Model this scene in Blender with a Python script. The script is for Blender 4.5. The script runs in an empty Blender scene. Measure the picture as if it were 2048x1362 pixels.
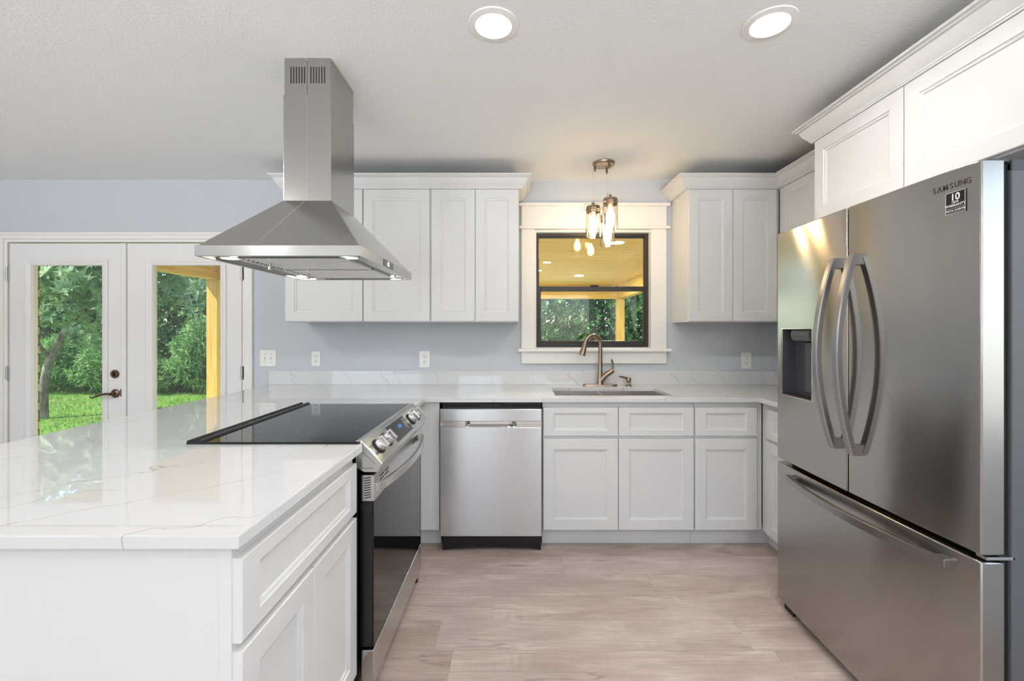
import bpy, bmesh, math, random
import numpy as np
from mathutils import Vector, Matrix

S = bpy.context.scene
COL = S.collection
PI = math.pi
random.seed(7)
RNG = np.random.default_rng(11)

# ------------------------------------------------------------------ camera
H = 1.32                      # eye height
FPX = 875.0                   # focal length in pixels of the 2048 wide frame
cam_d = bpy.data.cameras.new('camera')
cam_d.sensor_fit = 'HORIZONTAL'
cam_d.sensor_width = 36.0
cam_d.lens = 36.0 * FPX / 2048.0
cam_d.shift_x = -9.0 / 2048.0
cam_d.shift_y = -21.0 / 2048.0
cam_d.clip_start = 0.02
cam_d.clip_end = 300
cam = bpy.data.objects.new('camera', cam_d)
COL.objects.link(cam)
cam.location = (0, 0, H)
cam.rotation_euler = (PI / 2, 0, 0)
S.camera = cam

# ------------------------------------------------------------------ colour management
S.view_settings.view_transform = 'Standard'
S.view_settings.look = 'None'
S.view_settings.gamma = 1.0
S.view_settings.use_curve_mapping = False
S.view_settings.exposure = 0.27

# ------------------------------------------------------------------ world, sun
W = bpy.data.worlds.new('sky')
S.world = W
W.use_nodes = True
wn = W.node_tree.nodes
wl = W.node_tree.links
for n in list(wn):
    wn.remove(n)
w_out = wn.new('ShaderNodeOutputWorld')
w_bg = wn.new('ShaderNodeBackground')
w_sky = wn.new('ShaderNodeTexSky')
w_sky.sky_type = 'NISHITA'
w_sky.sun_disc = False
w_sky.sun_elevation = math.radians(55)
w_sky.sun_rotation = math.radians(250)
w_bg.inputs['Strength'].default_value = 0.40
wl.new(w_sky.outputs['Color'], w_bg.inputs['Color'])
wl.new(w_bg.outputs['Background'], w_out.inputs['Surface'])

sun_d = bpy.data.lights.new('sun', 'SUN')
sun_d.energy = 7.0
sun_d.color = (1.0, 0.94, 0.82)
sun_d.angle = math.radians(0.6)
sun = bpy.data.objects.new('sun', sun_d)
COL.objects.link(sun)
sun.rotation_euler = Vector((0.62, 0.30, -0.85)).to_track_quat('-Z', 'Y').to_euler()

# daylight coming in through the glazed openings of the wall behind the camera
REAR_Y = -3.6
REAR_WINDOWS = [(-4.3, -2.2, 0.8, 2.14), (-1.35, -0.35, 0.8, 2.14), (0.3, 1.7, 0.8, 2.14)]


def window_light(x0, x1, z0, z1, energy, color):
    """sky light entering through one glazed opening"""
    d = bpy.data.lights.new('window_daylight', 'AREA')
    d.shape = 'RECTANGLE'
    d.size = x1 - x0
    d.size_y = z1 - z0
    d.energy = energy
    d.color = color
    o = bpy.data.objects.new('window_daylight', d)
    COL.objects.link(o)
    o.location = ((x0 + x1) / 2, REAR_Y - 0.17, (z0 + z1) / 2)
    o.rotation_euler = (PI / 2, 0, 0)        # points to +Y
    return o


def upward_fill_light(x0, x1, y0, y1, energy, color):
    """added upward fill lamp outside those openings; no paving stands there"""
    d = bpy.data.lights.new('rear_upward_fill', 'AREA')
    d.shape = 'RECTANGLE'
    d.size = x1 - x0
    d.size_y = y1 - y0
    d.energy = energy
    d.color = color
    o = bpy.data.objects.new('rear_upward_fill', d)
    COL.objects.link(o)
    o.location = ((x0 + x1) / 2, (y0 + y1) / 2, -0.05)
    o.rotation_euler = (PI, 0, 0)            # points up
    return o


for (x0, x1, z0, z1), e in zip(REAR_WINDOWS, (4, 7, 3)):
    window_light(x0, x1, z0, z1, e, (0.62, 0.81, 1.0))
upward_fill_light(-6.0, 3.5, -14.0, -6.0, 6500, (0.95, 0.98, 1.0))  # unseen lamp added to brighten the ceiling through the rear openings


SIDE_OPENING = (-0.75, 0.85, 0.9, 2.1)     # unseen opening added in the refrigerator-side wall to let in fill light
d = bpy.data.lights.new('side_fill_light', 'AREA')  # added fill lamp, brightens the aisle cabinets and the refrigerator edge
d.shape = 'RECTANGLE'
d.size = SIDE_OPENING[3] - SIDE_OPENING[2]
d.size_y = SIDE_OPENING[1] - SIDE_OPENING[0]
d.energy = 6
d.color = (0.93, 0.98, 1.0)
o = bpy.data.objects.new('side_fill_light', d)
COL.objects.link(o)
o.location = (2.26, (SIDE_OPENING[0] + SIDE_OPENING[1]) / 2, (SIDE_OPENING[2] + SIDE_OPENING[3]) / 2)
o.rotation_euler = (0, PI / 2, 0)            # points to -X


def can_light(x, y, energy):
    """a recessed ceiling lamp of the part of the room behind the camera"""
    d = bpy.data.lights.new('recessed_lamp', 'AREA')
    d.shape = 'DISK'
    d.size = 0.13
    d.energy = energy
    d.color = (1.0, 0.97, 0.94)
    o = bpy.data.objects.new('recessed_lamp', d)
    COL.objects.link(o)
    o.location = (x, y, 2.43)
    return o


for x, y in ((-2.6, 1.3), (-2.6, -1.4), (0.4, -1.5), (-0.9, -2.6), (-3.7, 0.2), (0.5, -0.5)):
    can_light(x, y, 12)

# ------------------------------------------------------------------ material helpers


def lin(r, g, b):
    f = lambda c: (c / 255.0 / 12.92) if c / 255.0 <= 0.04045 else ((c / 255.0 + 0.055) / 1.055) ** 2.4
    return (f(r), f(g), f(b), 1.0)


class NT:
    def __init__(self, name):
        self.m = bpy.data.materials.new(name)
        self.m.use_nodes = True
        self.t = self.m.node_tree
        self.n = self.t.nodes
        self.l = self.t.links
        for x in list(self.n):
            self.n.remove(x)
        self.out = self.n.new('ShaderNodeOutputMaterial')

    def node(self, kind, **kw):
        x = self.n.new(kind)
        for k, v in kw.items():
            setattr(x, k, v)
        return x

    def link(self, a, b):
        self.l.new(a, b)

    def val(self, sock, v):
        if hasattr(v, 'is_output') or isinstance(v, bpy.types.NodeSocket):
            self.l.new(v, sock)
        else:
            sock.default_value = v

    def math(self, op, a, b=None, c=None, clamp=False):
        x = self.node('ShaderNodeMath', operation=op)
        x.use_clamp = clamp
        self.val(x.inputs[0], a)
        if b is not None:
            self.val(x.inputs[1], b)
        if c is not None:
            self.val(x.inputs[2], c)
        return x.outputs[0]

    def mix(self, fac, a, b, blend='MIX'):
        x = self.node('ShaderNodeMix', data_type='RGBA', blend_type=blend)
        self.val(x.inputs[0], fac)
        self.val(x.inputs[6], a)
        self.val(x.inputs[7], b)
        return x.outputs[2]

    def ramp(self, fac, stops, interp='LINEAR'):
        x = self.node('ShaderNodeValToRGB')
        x.color_ramp.interpolation = interp
        els = x.color_ramp.elements
        while len(els) < len(stops):
            els.new(0.5)
        for e, (p, c) in zip(els, stops):
            e.position = p
            e.color = c if len(c) == 4 else (*c, 1)
        self.val(x.inputs[0], fac)
        return x.outputs[0]

    def coords(self, kind='Object', scale=(1, 1, 1), rot=(0, 0, 0), loc=(0, 0, 0)):
        tc = self.node('ShaderNodeTexCoord')
        mp = self.node('ShaderNodeMapping')
        mp.inputs['Scale'].default_value = scale
        mp.inputs['Rotation'].default_value = rot
        mp.inputs['Location'].default_value = loc
        self.link(tc.outputs[kind], mp.inputs['Vector'])
        return mp.outputs[0]

    def noise(self, vec, scale, detail=3, rough=0.5, dist=0.0):
        x = self.node('ShaderNodeTexNoise')
        x.inputs['Scale'].default_value = scale
        x.inputs['Detail'].default_value = detail
        x.inputs['Roughness'].default_value = rough
        x.inputs['Distortion'].default_value = dist
        if vec is not None:
            self.link(vec, x.inputs['Vector'])
        return x.outputs['Fac']

    def bump(self, h, strength=0.2, dist=0.01):
        x = self.node('ShaderNodeBump')
        x.inputs['Strength'].default_value = strength
        x.inputs['Distance'].default_value = dist
        self.link(h, x.inputs['Height'])
        return x.outputs[0]

    def bsdf(self, color, rough=0.5, metal=0.0, normal=None, spec=0.5, **kw):
        p = self.node('ShaderNodeBsdfPrincipled')
        self.val(p.inputs['Base Color'], color)
        self.val(p.inputs['Roughness'], rough)
        p.inputs['Metallic'].default_value = metal
        p.inputs['Specular IOR Level'].default_value = spec
        if normal is not None:
            self.link(normal, p.inputs['Normal'])
        for k, v in kw.items():
            self.val(p.inputs[k.replace('_', ' ')], v)
        self.link(p.outputs[0], self.out.inputs['Surface'])
        self.p = p
        return p


def simple(name, color, rough=0.5, metal=0.0, bump=0.0, bscale=200, spec=0.5, var=0.0):
    t = NT(name)
    c = color
    nrm = None
    v = t.coords()
    if var:
        n = t.noise(v, 6, 4)
        c = t.mix(n, tuple(x * (1 - var) for x in color[:3]) + (1,), tuple(min(1, x * (1 + var)) for x in color[:3]) + (1,))
    if bump:
        nrm = t.bump(t.noise(v, bscale, 2), bump, 0.002)
    t.bsdf(c, rough, metal, nrm, spec)
    return t.m


def emissive(name, color, strength):
    t = NT(name)
    e = t.node('ShaderNodeEmission')
    e.inputs[0].default_value = color
    e.inputs[1].default_value = strength
    t.link(e.outputs[0], t.out.inputs['Surface'])
    return t.m


def glass_mat(name, tint=(1, 1, 1, 1), ior=1.45, rough=0.0, boost=1.0):
    t = NT(name)
    tr = t.node('ShaderNodeBsdfTransparent')
    tr.inputs[0].default_value = tint
    gl = t.node('ShaderNodeBsdfGlossy')
    gl.inputs['Roughness'].default_value = rough
    fr = t.node('ShaderNodeFresnel')
    geo = t.node('ShaderNodeNewGeometry')
    t.link(t.math('MULTIPLY_ADD', geo.outputs['Backfacing'], 1.0 / ior - ior, ior), fr.inputs[0])   # same reflection from both faces
    mx = t.node('ShaderNodeMixShader')
    t.link(t.math('MULTIPLY', fr.outputs[0], boost, clamp=True), mx.inputs[0])
    t.link(tr.outputs[0], mx.inputs[1])
    t.link(gl.outputs[0], mx.inputs[2])
    t.link(mx.outputs[0], t.out.inputs['Surface'])
    return t.m


def steel(name, color, rough=0.22, aniso=0.75, horizontal=True, streak=0.025):
    t = NT(name)
    v = t.coords('Object', (1, 1, 1))
    # fine brush lines run horizontally: stretched noise in the roughness
    st = t.noise(t.coords('Object', (3, 3, 900) if horizontal else (900, 900, 3)), 1.0, 2)
    r = t.math('MULTIPLY_ADD', st, streak, rough - streak / 2)
    tan = t.node('ShaderNodeTangent', direction_type='RADIAL', axis='Z')
    p = t.bsdf(color, r, 1.0)
    p.inputs['Anisotropic'].default_value = aniso
    p.inputs['Anisotropic Rotation'].default_value = 0.25 if horizontal else 0.0
    t.link(tan.outputs[0], p.inputs['Tangent'])
    return t.m


def mat_quartz():
    t = NT('veined_quartz')
    v = t.coords('Object')
    warp = t.node('ShaderNodeTexNoise')
    warp.inputs['Scale'].default_value = 2.2
    warp.inputs['Detail'].default_value = 4
    warp.inputs['Roughness'].default_value = 0.55
    t.link(v, warp.inputs['Vector'])
    sub = t.node('ShaderNodeVectorMath', operation='SUBTRACT')
    t.link(warp.outputs['Color'], sub.inputs[0])
    sub.inputs[1].default_value = (0.5, 0.5, 0.5)
    mul = t.node('ShaderNodeVectorMath', operation='SCALE')
    t.link(sub.outputs[0], mul.inputs[0])
    mul.inputs['Scale'].default_value = 0.34
    add = t.node('ShaderNodeVectorMath', operation='ADD')
    t.link(v, add.inputs[0])
    t.link(mul.outputs[0], add.inputs[1])

    def veins(direction, freq, width, off):
        d = t.node('ShaderNodeVectorMath', operation='DOT_PRODUCT')
        t.link(add.outputs[0], d.inputs[0])
        d.inputs[1].default_value = direction
        x = t.math('MULTIPLY_ADD', d.outputs['Value'], freq, off)
        fr = t.math('FRACT', x)
        dist = t.math('ABSOLUTE', t.math('SUBTRACT', fr, 0.5))
        return t.math('SUBTRACT', 1.0, t.math('DIVIDE', dist, width), clamp=True)
    a = veins((0.72, -0.67, 0.18), 4.0, 0.010, 0.13)
    b = veins((0.60, -0.55, 0.55), 2.3, 0.006, 0.62)
    mask = t.ramp(t.noise(v, 3.1, 3), [(0.30, (0, 0, 0)), (0.55, (1, 1, 1))])
    mask2 = t.ramp(t.noise(v, 4.3, 3), [(0.42, (0, 0, 0)), (0.58, (1, 1, 1))])
    f = t.math('MAXIMUM', t.math('MULTIPLY', a, mask), t.math('MULTIPLY', b, mask2))
    soft = t.noise(v, 1.4, 4)
    base = t.mix(soft, lin(212, 213, 214), lin(220, 220, 221))
    c = t.mix(t.math('MULTIPLY', f, 0.62), base, lin(120, 118, 116))
    t.bsdf(c, 0.018, 0.0, None, 0.72)
    return t.m


def mat_floor():
    t = NT('oak_plank_floor')
    tc = t.node('ShaderNodeTexCoord')
    sep = t.node('ShaderNodeSeparateXYZ')
    t.link(tc.outputs['Object'], sep.inputs[0])
    X, Y = sep.outputs[0], sep.outputs[1]
    PW, PL = 0.188, 1.32
    rowf = t.math('DIVIDE', t.math('SUBTRACT', Y, 1.80), PW)
    row = t.math('FLOOR', rowf)
    wn_ = t.node('ShaderNodeTexWhiteNoise', noise_dimensions='1D')
    t.link(row, wn_.inputs['W'])
    colf = t.math('ADD', t.math('DIVIDE', X, PL), t.math('MULTIPLY', wn_.outputs['Value'], 7.31))
    colm = t.math('FLOOR', colf)
    idv = t.node('ShaderNodeCombineXYZ')
    t.link(row, idv.inputs[0])
    t.link(colm, idv.inputs[1])
    w2 = t.node('ShaderNodeTexWhiteNoise', noise_dimensions='3D')
    t.link(idv.outputs[0], w2.inputs['Vector'])
    rid = w2.outputs['Value']
    # grain coordinates, shifted for every plank
    gx = t.math('ADD', X, t.math('MULTIPLY', rid, 37.0))
    gy = t.math('ADD', Y, t.math('MULTIPLY', rid, 11.0))
    gv = t.node('ShaderNodeCombineXYZ')
    t.link(gx, gv.inputs[0])
    t.link(gy, gv.inputs[1])

    def scaled(sx, sy):
        m = t.node('ShaderNodeMapping')
        m.inputs['Scale'].default_value = (sx, sy, 1)
        t.link(gv.outputs[0], m.inputs['Vector'])
        return m.outputs[0]
    broad = t.noise(scaled(1.1, 3.6), 2.1, 5, 0.62, 0.5)
    grain = t.noise(scaled(1.6, 45.0), 2.2, 5, 0.65, 0.3)
    fine = t.noise(scaled(4.0, 260.0), 2.0, 2, 0.6)
    saw = t.ramp(t.noise(scaled(150.0, 6.0), 1.0, 1, 0.5), [(0.42, (0, 0, 0)), (0.62, (1, 1, 1))])
    sawm = t.ramp(t.noise(scaled(3.0, 8.0), 1.3, 2), [(0.5, (0, 0, 0)), (0.66, (1, 1, 1))])
    c = t.ramp(broad, [(0.30, lin(150, 131, 120)), (0.5, lin(196, 179, 168)), (0.66, lin(230, 217, 207))])
    c = t.mix(t.math('MULTIPLY', t.math('SUBTRACT', grain, 0.42, clamp=True), 2.4), c, lin(138, 118, 108))
    c = t.mix(t.math('MULTIPLY', fine, 0.22), c, lin(140, 122, 112))
    c = t.mix(t.math('MULTIPLY', t.math('MULTIPLY', saw, sawm), 0.42), c, lin(138, 120, 110))
    # long dark cracks
    crk = t.noise(scaled(0.55, 8.0), 1.3, 4, 0.45, 0.25)
    crk = t.math('SUBTRACT', 1.0, t.math('DIVIDE', t.math('ABSOLUTE', t.math('SUBTRACT', crk, 0.5)), 0.011), clamp=True)
    cm = t.ramp(t.noise(scaled(1.5, 5.0), 2.0, 2), [(0.50, (0, 0, 0)), (0.58, (1, 1, 1))])
    c = t.mix(t.math('MULTIPLY', t.math('MULTIPLY', crk, cm), 0.8), c, lin(92, 76, 68))
    # small knots
    kn = t.node('ShaderNodeTexVoronoi')
    kn.inputs['Scale'].default_value = 1.0
    t.link(scaled(2.2, 4.6), kn.inputs['Vector'])
    km = t.ramp(kn.outputs['Distance'], [(0.035, (1, 1, 1)), (0.075, (0.25, 0.25, 0.25)), (0.13, (0, 0, 0))])
    c = t.mix(t.math('MULTIPLY', km, 0.5), c, lin(112, 94, 84))
    # plank to plank tone
    c = t.mix(0.38, c, t.ramp(rid, [(0.0, lin(166, 148, 138)), (0.5, lin(196, 180, 170)), (1.0, lin(222, 208, 199))]), 'MIX')
    # seams
    fy = t.math('FRACT', rowf)
    ey = t.math('MULTIPLY', t.math('MINIMUM', fy, t.math('SUBTRACT', 1.0, fy)), PW)
    fx = t.math('FRACT', colf)
    ex = t.math('MULTIPLY', t.math('MINIMUM', fx, t.math('SUBTRACT', 1.0, fx)), PL)
    e = t.math('MINIMUM', ex, ey)
    seam = t.math('SUBTRACT', 1.0, t.math('DIVIDE', e, 0.0012), clamp=True)
    c = t.mix(t.math('MULTIPLY', seam, 0.6), c, lin(110, 94, 86))
    hgt = t.math('SUBTRACT', t.math('MULTIPLY', grain, 0.3), seam)
    t.bsdf(c, 0.42, 0.0, t.bump(hgt, 0.12, 0.002), 0.4)
    return t.m


def mat_wall():
    t = NT('blue_grey_wall_paint')
    v = t.coords()
    b = t.bump(t.noise(v, 140, 3, 0.6), 0.12, 0.003)
    t.bsdf(lin(199, 204, 210), 0.75, 0.0, b, 0.3)
    return t.m


def mat_ceiling():
    t = NT('textured_white_ceiling')
    v = t.coords()
    n = t.noise(v, 95, 4, 0.62, 0.3)
    n2 = t.ramp(n, [(0.42, (0, 0, 0)), (0.62, (1, 1, 1))])
    t.bsdf(lin(242, 243, 243), 0.85, 0.0, t.bump(n2, 0.28, 0.004), 0.2)
    return t.m


def mat_pine(name, axis, boards=False, colors=((206, 165, 84), (232, 196, 112), (240, 210, 140))):
    t = NT(name)
    sc = {'x': (1.2, 22, 22), 'y': (22, 1.2, 22), 'z': (22, 22, 1.2)}[axis]
    g = t.noise(t.coords('Object', sc), 1.6, 5, 0.6, 0.8)
    c = t.ramp(g, [(0.3, lin(*colors[0])), (0.5, lin(*colors[1])), (0.75, lin(*colors[2]))])
    v = t.coords('Object', {'x': (0.7, 2.2, 2.2), 'y': (2.2, 0.7, 2.2), 'z': (2.2, 2.2, 0.7)}[axis])
    vo = t.node('ShaderNodeTexVoronoi')
    vo.inputs['Scale'].default_value = 2.2
    t.link(v, vo.inputs['Vector'])
    knot = t.ramp(vo.outputs['Distance'], [(0.03, (1, 1, 1)), (0.075, (0, 0, 0))])
    c = t.mix(t.math('MULTIPLY', knot, 0.75), c, lin(128, 82, 34))
    if boards:
        tc = t.node('ShaderNodeTexCoord')
        sep = t.node('ShaderNodeSeparateXYZ')
        t.link(tc.outputs['Object'], sep.inputs[0])
        r = t.math('DIVIDE', sep.outputs[1], 0.135)
        wn2 = t.node('ShaderNodeTexWhiteNoise', noise_dimensions='1D')
        t.link(t.math('FLOOR', r), wn2.inputs['W'])
        c = t.mix(t.math('MULTIPLY', wn2.outputs['Value'], 0.35), c, lin(214, 178, 96))
        f = t.math('FRACT', r)
        s = t.math('SUBTRACT', 1.0, t.math('DIVIDE', f, 0.07), clamp=True)
        c = t.mix(t.math('MULTIPLY', s, 0.85), c, lin(130, 88, 40))
        stv = t.noise(t.coords('Object', (1.5, 30, 1)), 1.2, 3)
        c = t.mix(t.math('MULTIPLY', t.ramp(stv, [(0.64, (0, 0, 0)), (0.7, (1, 1, 1))]), 0.5), c, lin(150, 116, 66))
    t.bsdf(c, 0.6, 0.0, None, 0.3)
    return t.m


def mat_brick():
    t = NT('tan_brick')
    tc = t.node('ShaderNodeTexCoord')
    sep = t.node('ShaderNodeSeparateXYZ')
    t.link(tc.outputs['Object'], sep.inputs[0])
    cb = t.node('ShaderNodeCombineXYZ')
    t.link(t.math('ADD', sep.outputs[0], sep.outputs[1]), cb.inputs[0])
    t.link(sep.outputs[2], cb.inputs[1])
    br = t.node('ShaderNodeTexBrick')
    br.inputs['Color1'].default_value = lin(214, 190, 140)
    br.inputs['Color2'].default_value = lin(196, 170, 122)
    br.inputs['Mortar'].default_value = lin(90, 80, 66)
    br.inputs['Scale'].default_value = 1.0
    br.inputs['Mortar Size'].default_value = 0.008
    br.inputs['Brick Width'].default_value = 0.21
    br.inputs['Row Height'].default_value = 0.075
    t.link(cb.outputs[0], br.inputs['Vector'])
    t.bsdf(br.outputs['Color'], 0.85, 0.0, None, 0.2)
    return t.m


def mat_leaf(name, dark, mid, light, scale=1.0, trans=0.35, rough=0.42):
    t = NT(name)
    v = t.coords()
    n = t.noise(v, 2.2 * scale, 3)
    n2 = t.noise(v, 17 * scale, 2)
    f = t.math('ADD', t.math('MULTIPLY', n, 0.55), t.math('MULTIPLY', n2, 0.45))
    c = t.ramp(f, [(0.34, dark), (0.5, mid), (0.66, light)])
    p = t.bsdf(c, rough, 0.0, None, 0.4)
    tl = t.node('ShaderNodeBsdfTranslucent')
    t.link(c, tl.inputs[0])
    mx = t.node('ShaderNodeMixShader')
    mx.inputs[0].default_value = trans
    t.link(p.outputs[0], mx.inputs[1])
    t.link(tl.outputs[0], mx.inputs[2])
    t.link(mx.outputs[0], t.out.inputs['Surface'])
    return t.m


def mat_lawn():
    t = NT('lawn_ground')
    v = t.coords()
    n = t.noise(v, 0.9, 5, 0.6)
    n2 = t.noise(v, 30, 3)
    c = t.mix(n2, lin(74, 112, 44), lin(132, 164, 84))
    c = t.mix(t.ramp(n, [(0.52, (0, 0, 0)), (0.7, (1, 1, 1))]), c, lin(138, 140, 92))
    t.bsdf(c, 0.9, 0.0, t.bump(n2, 0.6, 0.03), 0.1)
    return t.m


def mat_bark():
    t = NT('grey_bark')
    n = t.noise(t.coords('Object', (6, 6, 2)), 3.0, 5, 0.6)
    c = t.ramp(n, [(0.3, lin(92, 84, 74)), (0.55, lin(140, 132, 120)), (0.75, lin(176, 170, 160))])
    t.bsdf(c, 0.9, 0.0, t.bump(n, 0.5, 0.02), 0.1)
    return t.m


M = dict(
    white=simple('white_cabinet_paint', lin(220, 220, 219), 0.38, spec=0.45, bump=0.02, bscale=60),
    trim=simple('white_trim_paint', lin(238, 236, 232), 0.4, spec=0.4),
    door=simple('white_door_paint', lin(233, 232, 231), 0.42, spec=0.4, bump=0.03, bscale=90),
    gap=simple('cabinet_inside_shadow_board', lin(150, 140, 130), 0.8),
    wall=mat_wall(), ceiling=mat_ceiling(), floor=mat_floor(), quartz=mat_quartz(),
    backwall=simple('plain_room_wall_paint', lin(196, 198, 202), 0.8),
    steel=steel('brushed_stainless', (0.62, 0.62, 0.60, 1), 0.24, 0.7),
    hood=steel('hood_stainless', (0.44, 0.435, 0.415, 1), 0.18, 0.6),
    fridge=steel('fridge_stainless', (0.43, 0.41, 0.39, 1), 0.17, 1.0),
    dish=steel('dishwasher_stainless', (0.62, 0.63, 0.64, 1), 0.24, 0.95),
    handle=simple('satin_handle_steel', (0.34, 0.335, 0.335, 1), 0.28, 1.0),
    polished=simple('polished_steel', (0.72, 0.72, 0.72, 1), 0.12, 1.0),
    nickel=simple('brushed_nickel', lin(166, 148, 130), 0.26, 1.0),
    bronze=simple('aged_bronze', lin(120, 100, 88), 0.28, 1.0),
    hinge=simple('hinge_steel', lin(190, 190, 190), 0.4, 1.0),
    sink=steel('sink_stainless', (0.52, 0.49, 0.46, 1), 0.34, 0.3),
    black=simple('black_enamel', lin(14, 14, 15), 0.22),
    blackglass=simple('black_glass', lin(8, 8, 9), 0.035, spec=0.6),
    matteblack=simple('matte_black_plastic', lin(24, 24, 25), 0.55),
    darkgrey=simple('dark_grey_plastic', lin(68, 70, 76), 0.4),
    bodygrey=simple('grey_textured_side', lin(92, 94, 97), 0.45, bump=0.08, bscale=400),
    bronzeframe=simple('dark_bronze_window_frame', lin(44, 39, 36), 0.38),
    plate=simple('white_plate_plastic', lin(240, 239, 236), 0.3),
    slot=simple('dark_slot', lin(40, 38, 36), 0.6),
    ring=simple('grey_printed_mark', lin(96, 97, 98), 0.2),
    printw=simple('white_print', lin(225, 225, 222), 0.5),
    printd=simple('dark_embossed_lettering', lin(92, 86, 80), 0.4, 0.6),
    glass=glass_mat('window_glass', (0.96, 0.985, 0.97, 1), 1.5),
    jar=glass_mat('jar_glass', (0.99, 0.97, 0.94, 1), 1.5, 0.0, 2.2),
    bulb=emissive('warm_bulb_glow', (1.0, 0.74, 0.42, 1), 42.0),
    can=emissive('ceiling_lamp_diffuser_glow', (1.0, 0.955, 0.91, 1), 175.0),
    hoodled=emissive('hood_lamp_glow', (1.0, 0.97, 0.92, 1), 12.0),
    porchled=emissive('porch_lamp_glow', (1.0, 0.88, 0.70, 1), 1200.0),
    bluedig=emissive('blue_display_digits', (0.16, 0.36, 1.0, 1), 1.2),
    whitedig=emissive('white_display_digits', (0.85, 0.92, 1.0, 1), 2.0),
    display=simple('dark_display_glass', lin(52, 50, 54), 0.12),
    pinex=mat_pine('pine_beam', 'x'), piney=mat_pine('pine_side_beam', 'y'), pinez=mat_pine('pine_post', 'z'),
    pineceil=mat_pine('pine_ceiling_boards', 'x', True, ((226, 180, 104), (246, 206, 130), (250, 220, 156))),
    brick=mat_brick(), lawn=mat_lawn(), bark=mat_bark(),
    concrete=simple('porch_concrete', lin(205, 200, 190), 0.85, var=0.08),
    magnolia=mat_leaf('magnolia_leaf', lin(96, 128, 88), lin(146, 174, 130), lin(200, 218, 178), 1.0, 0.3, 0.35),
    wood_leaf=mat_leaf('woodland_leaf', lin(46, 84, 46), lin(90, 134, 78), lin(168, 200, 130), 1.0),
    shrub_leaf=mat_leaf('shrub_leaf', lin(62, 104, 58), lin(112, 154, 92), lin(172, 204, 130), 1.2),
    grass=mat_leaf('grass_blade', lin(84, 124, 50), lin(118, 158, 70), lin(164, 190, 100), 0.6, 0.3, 0.6),
)

# ------------------------------------------------------------------ mesh helpers


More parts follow.
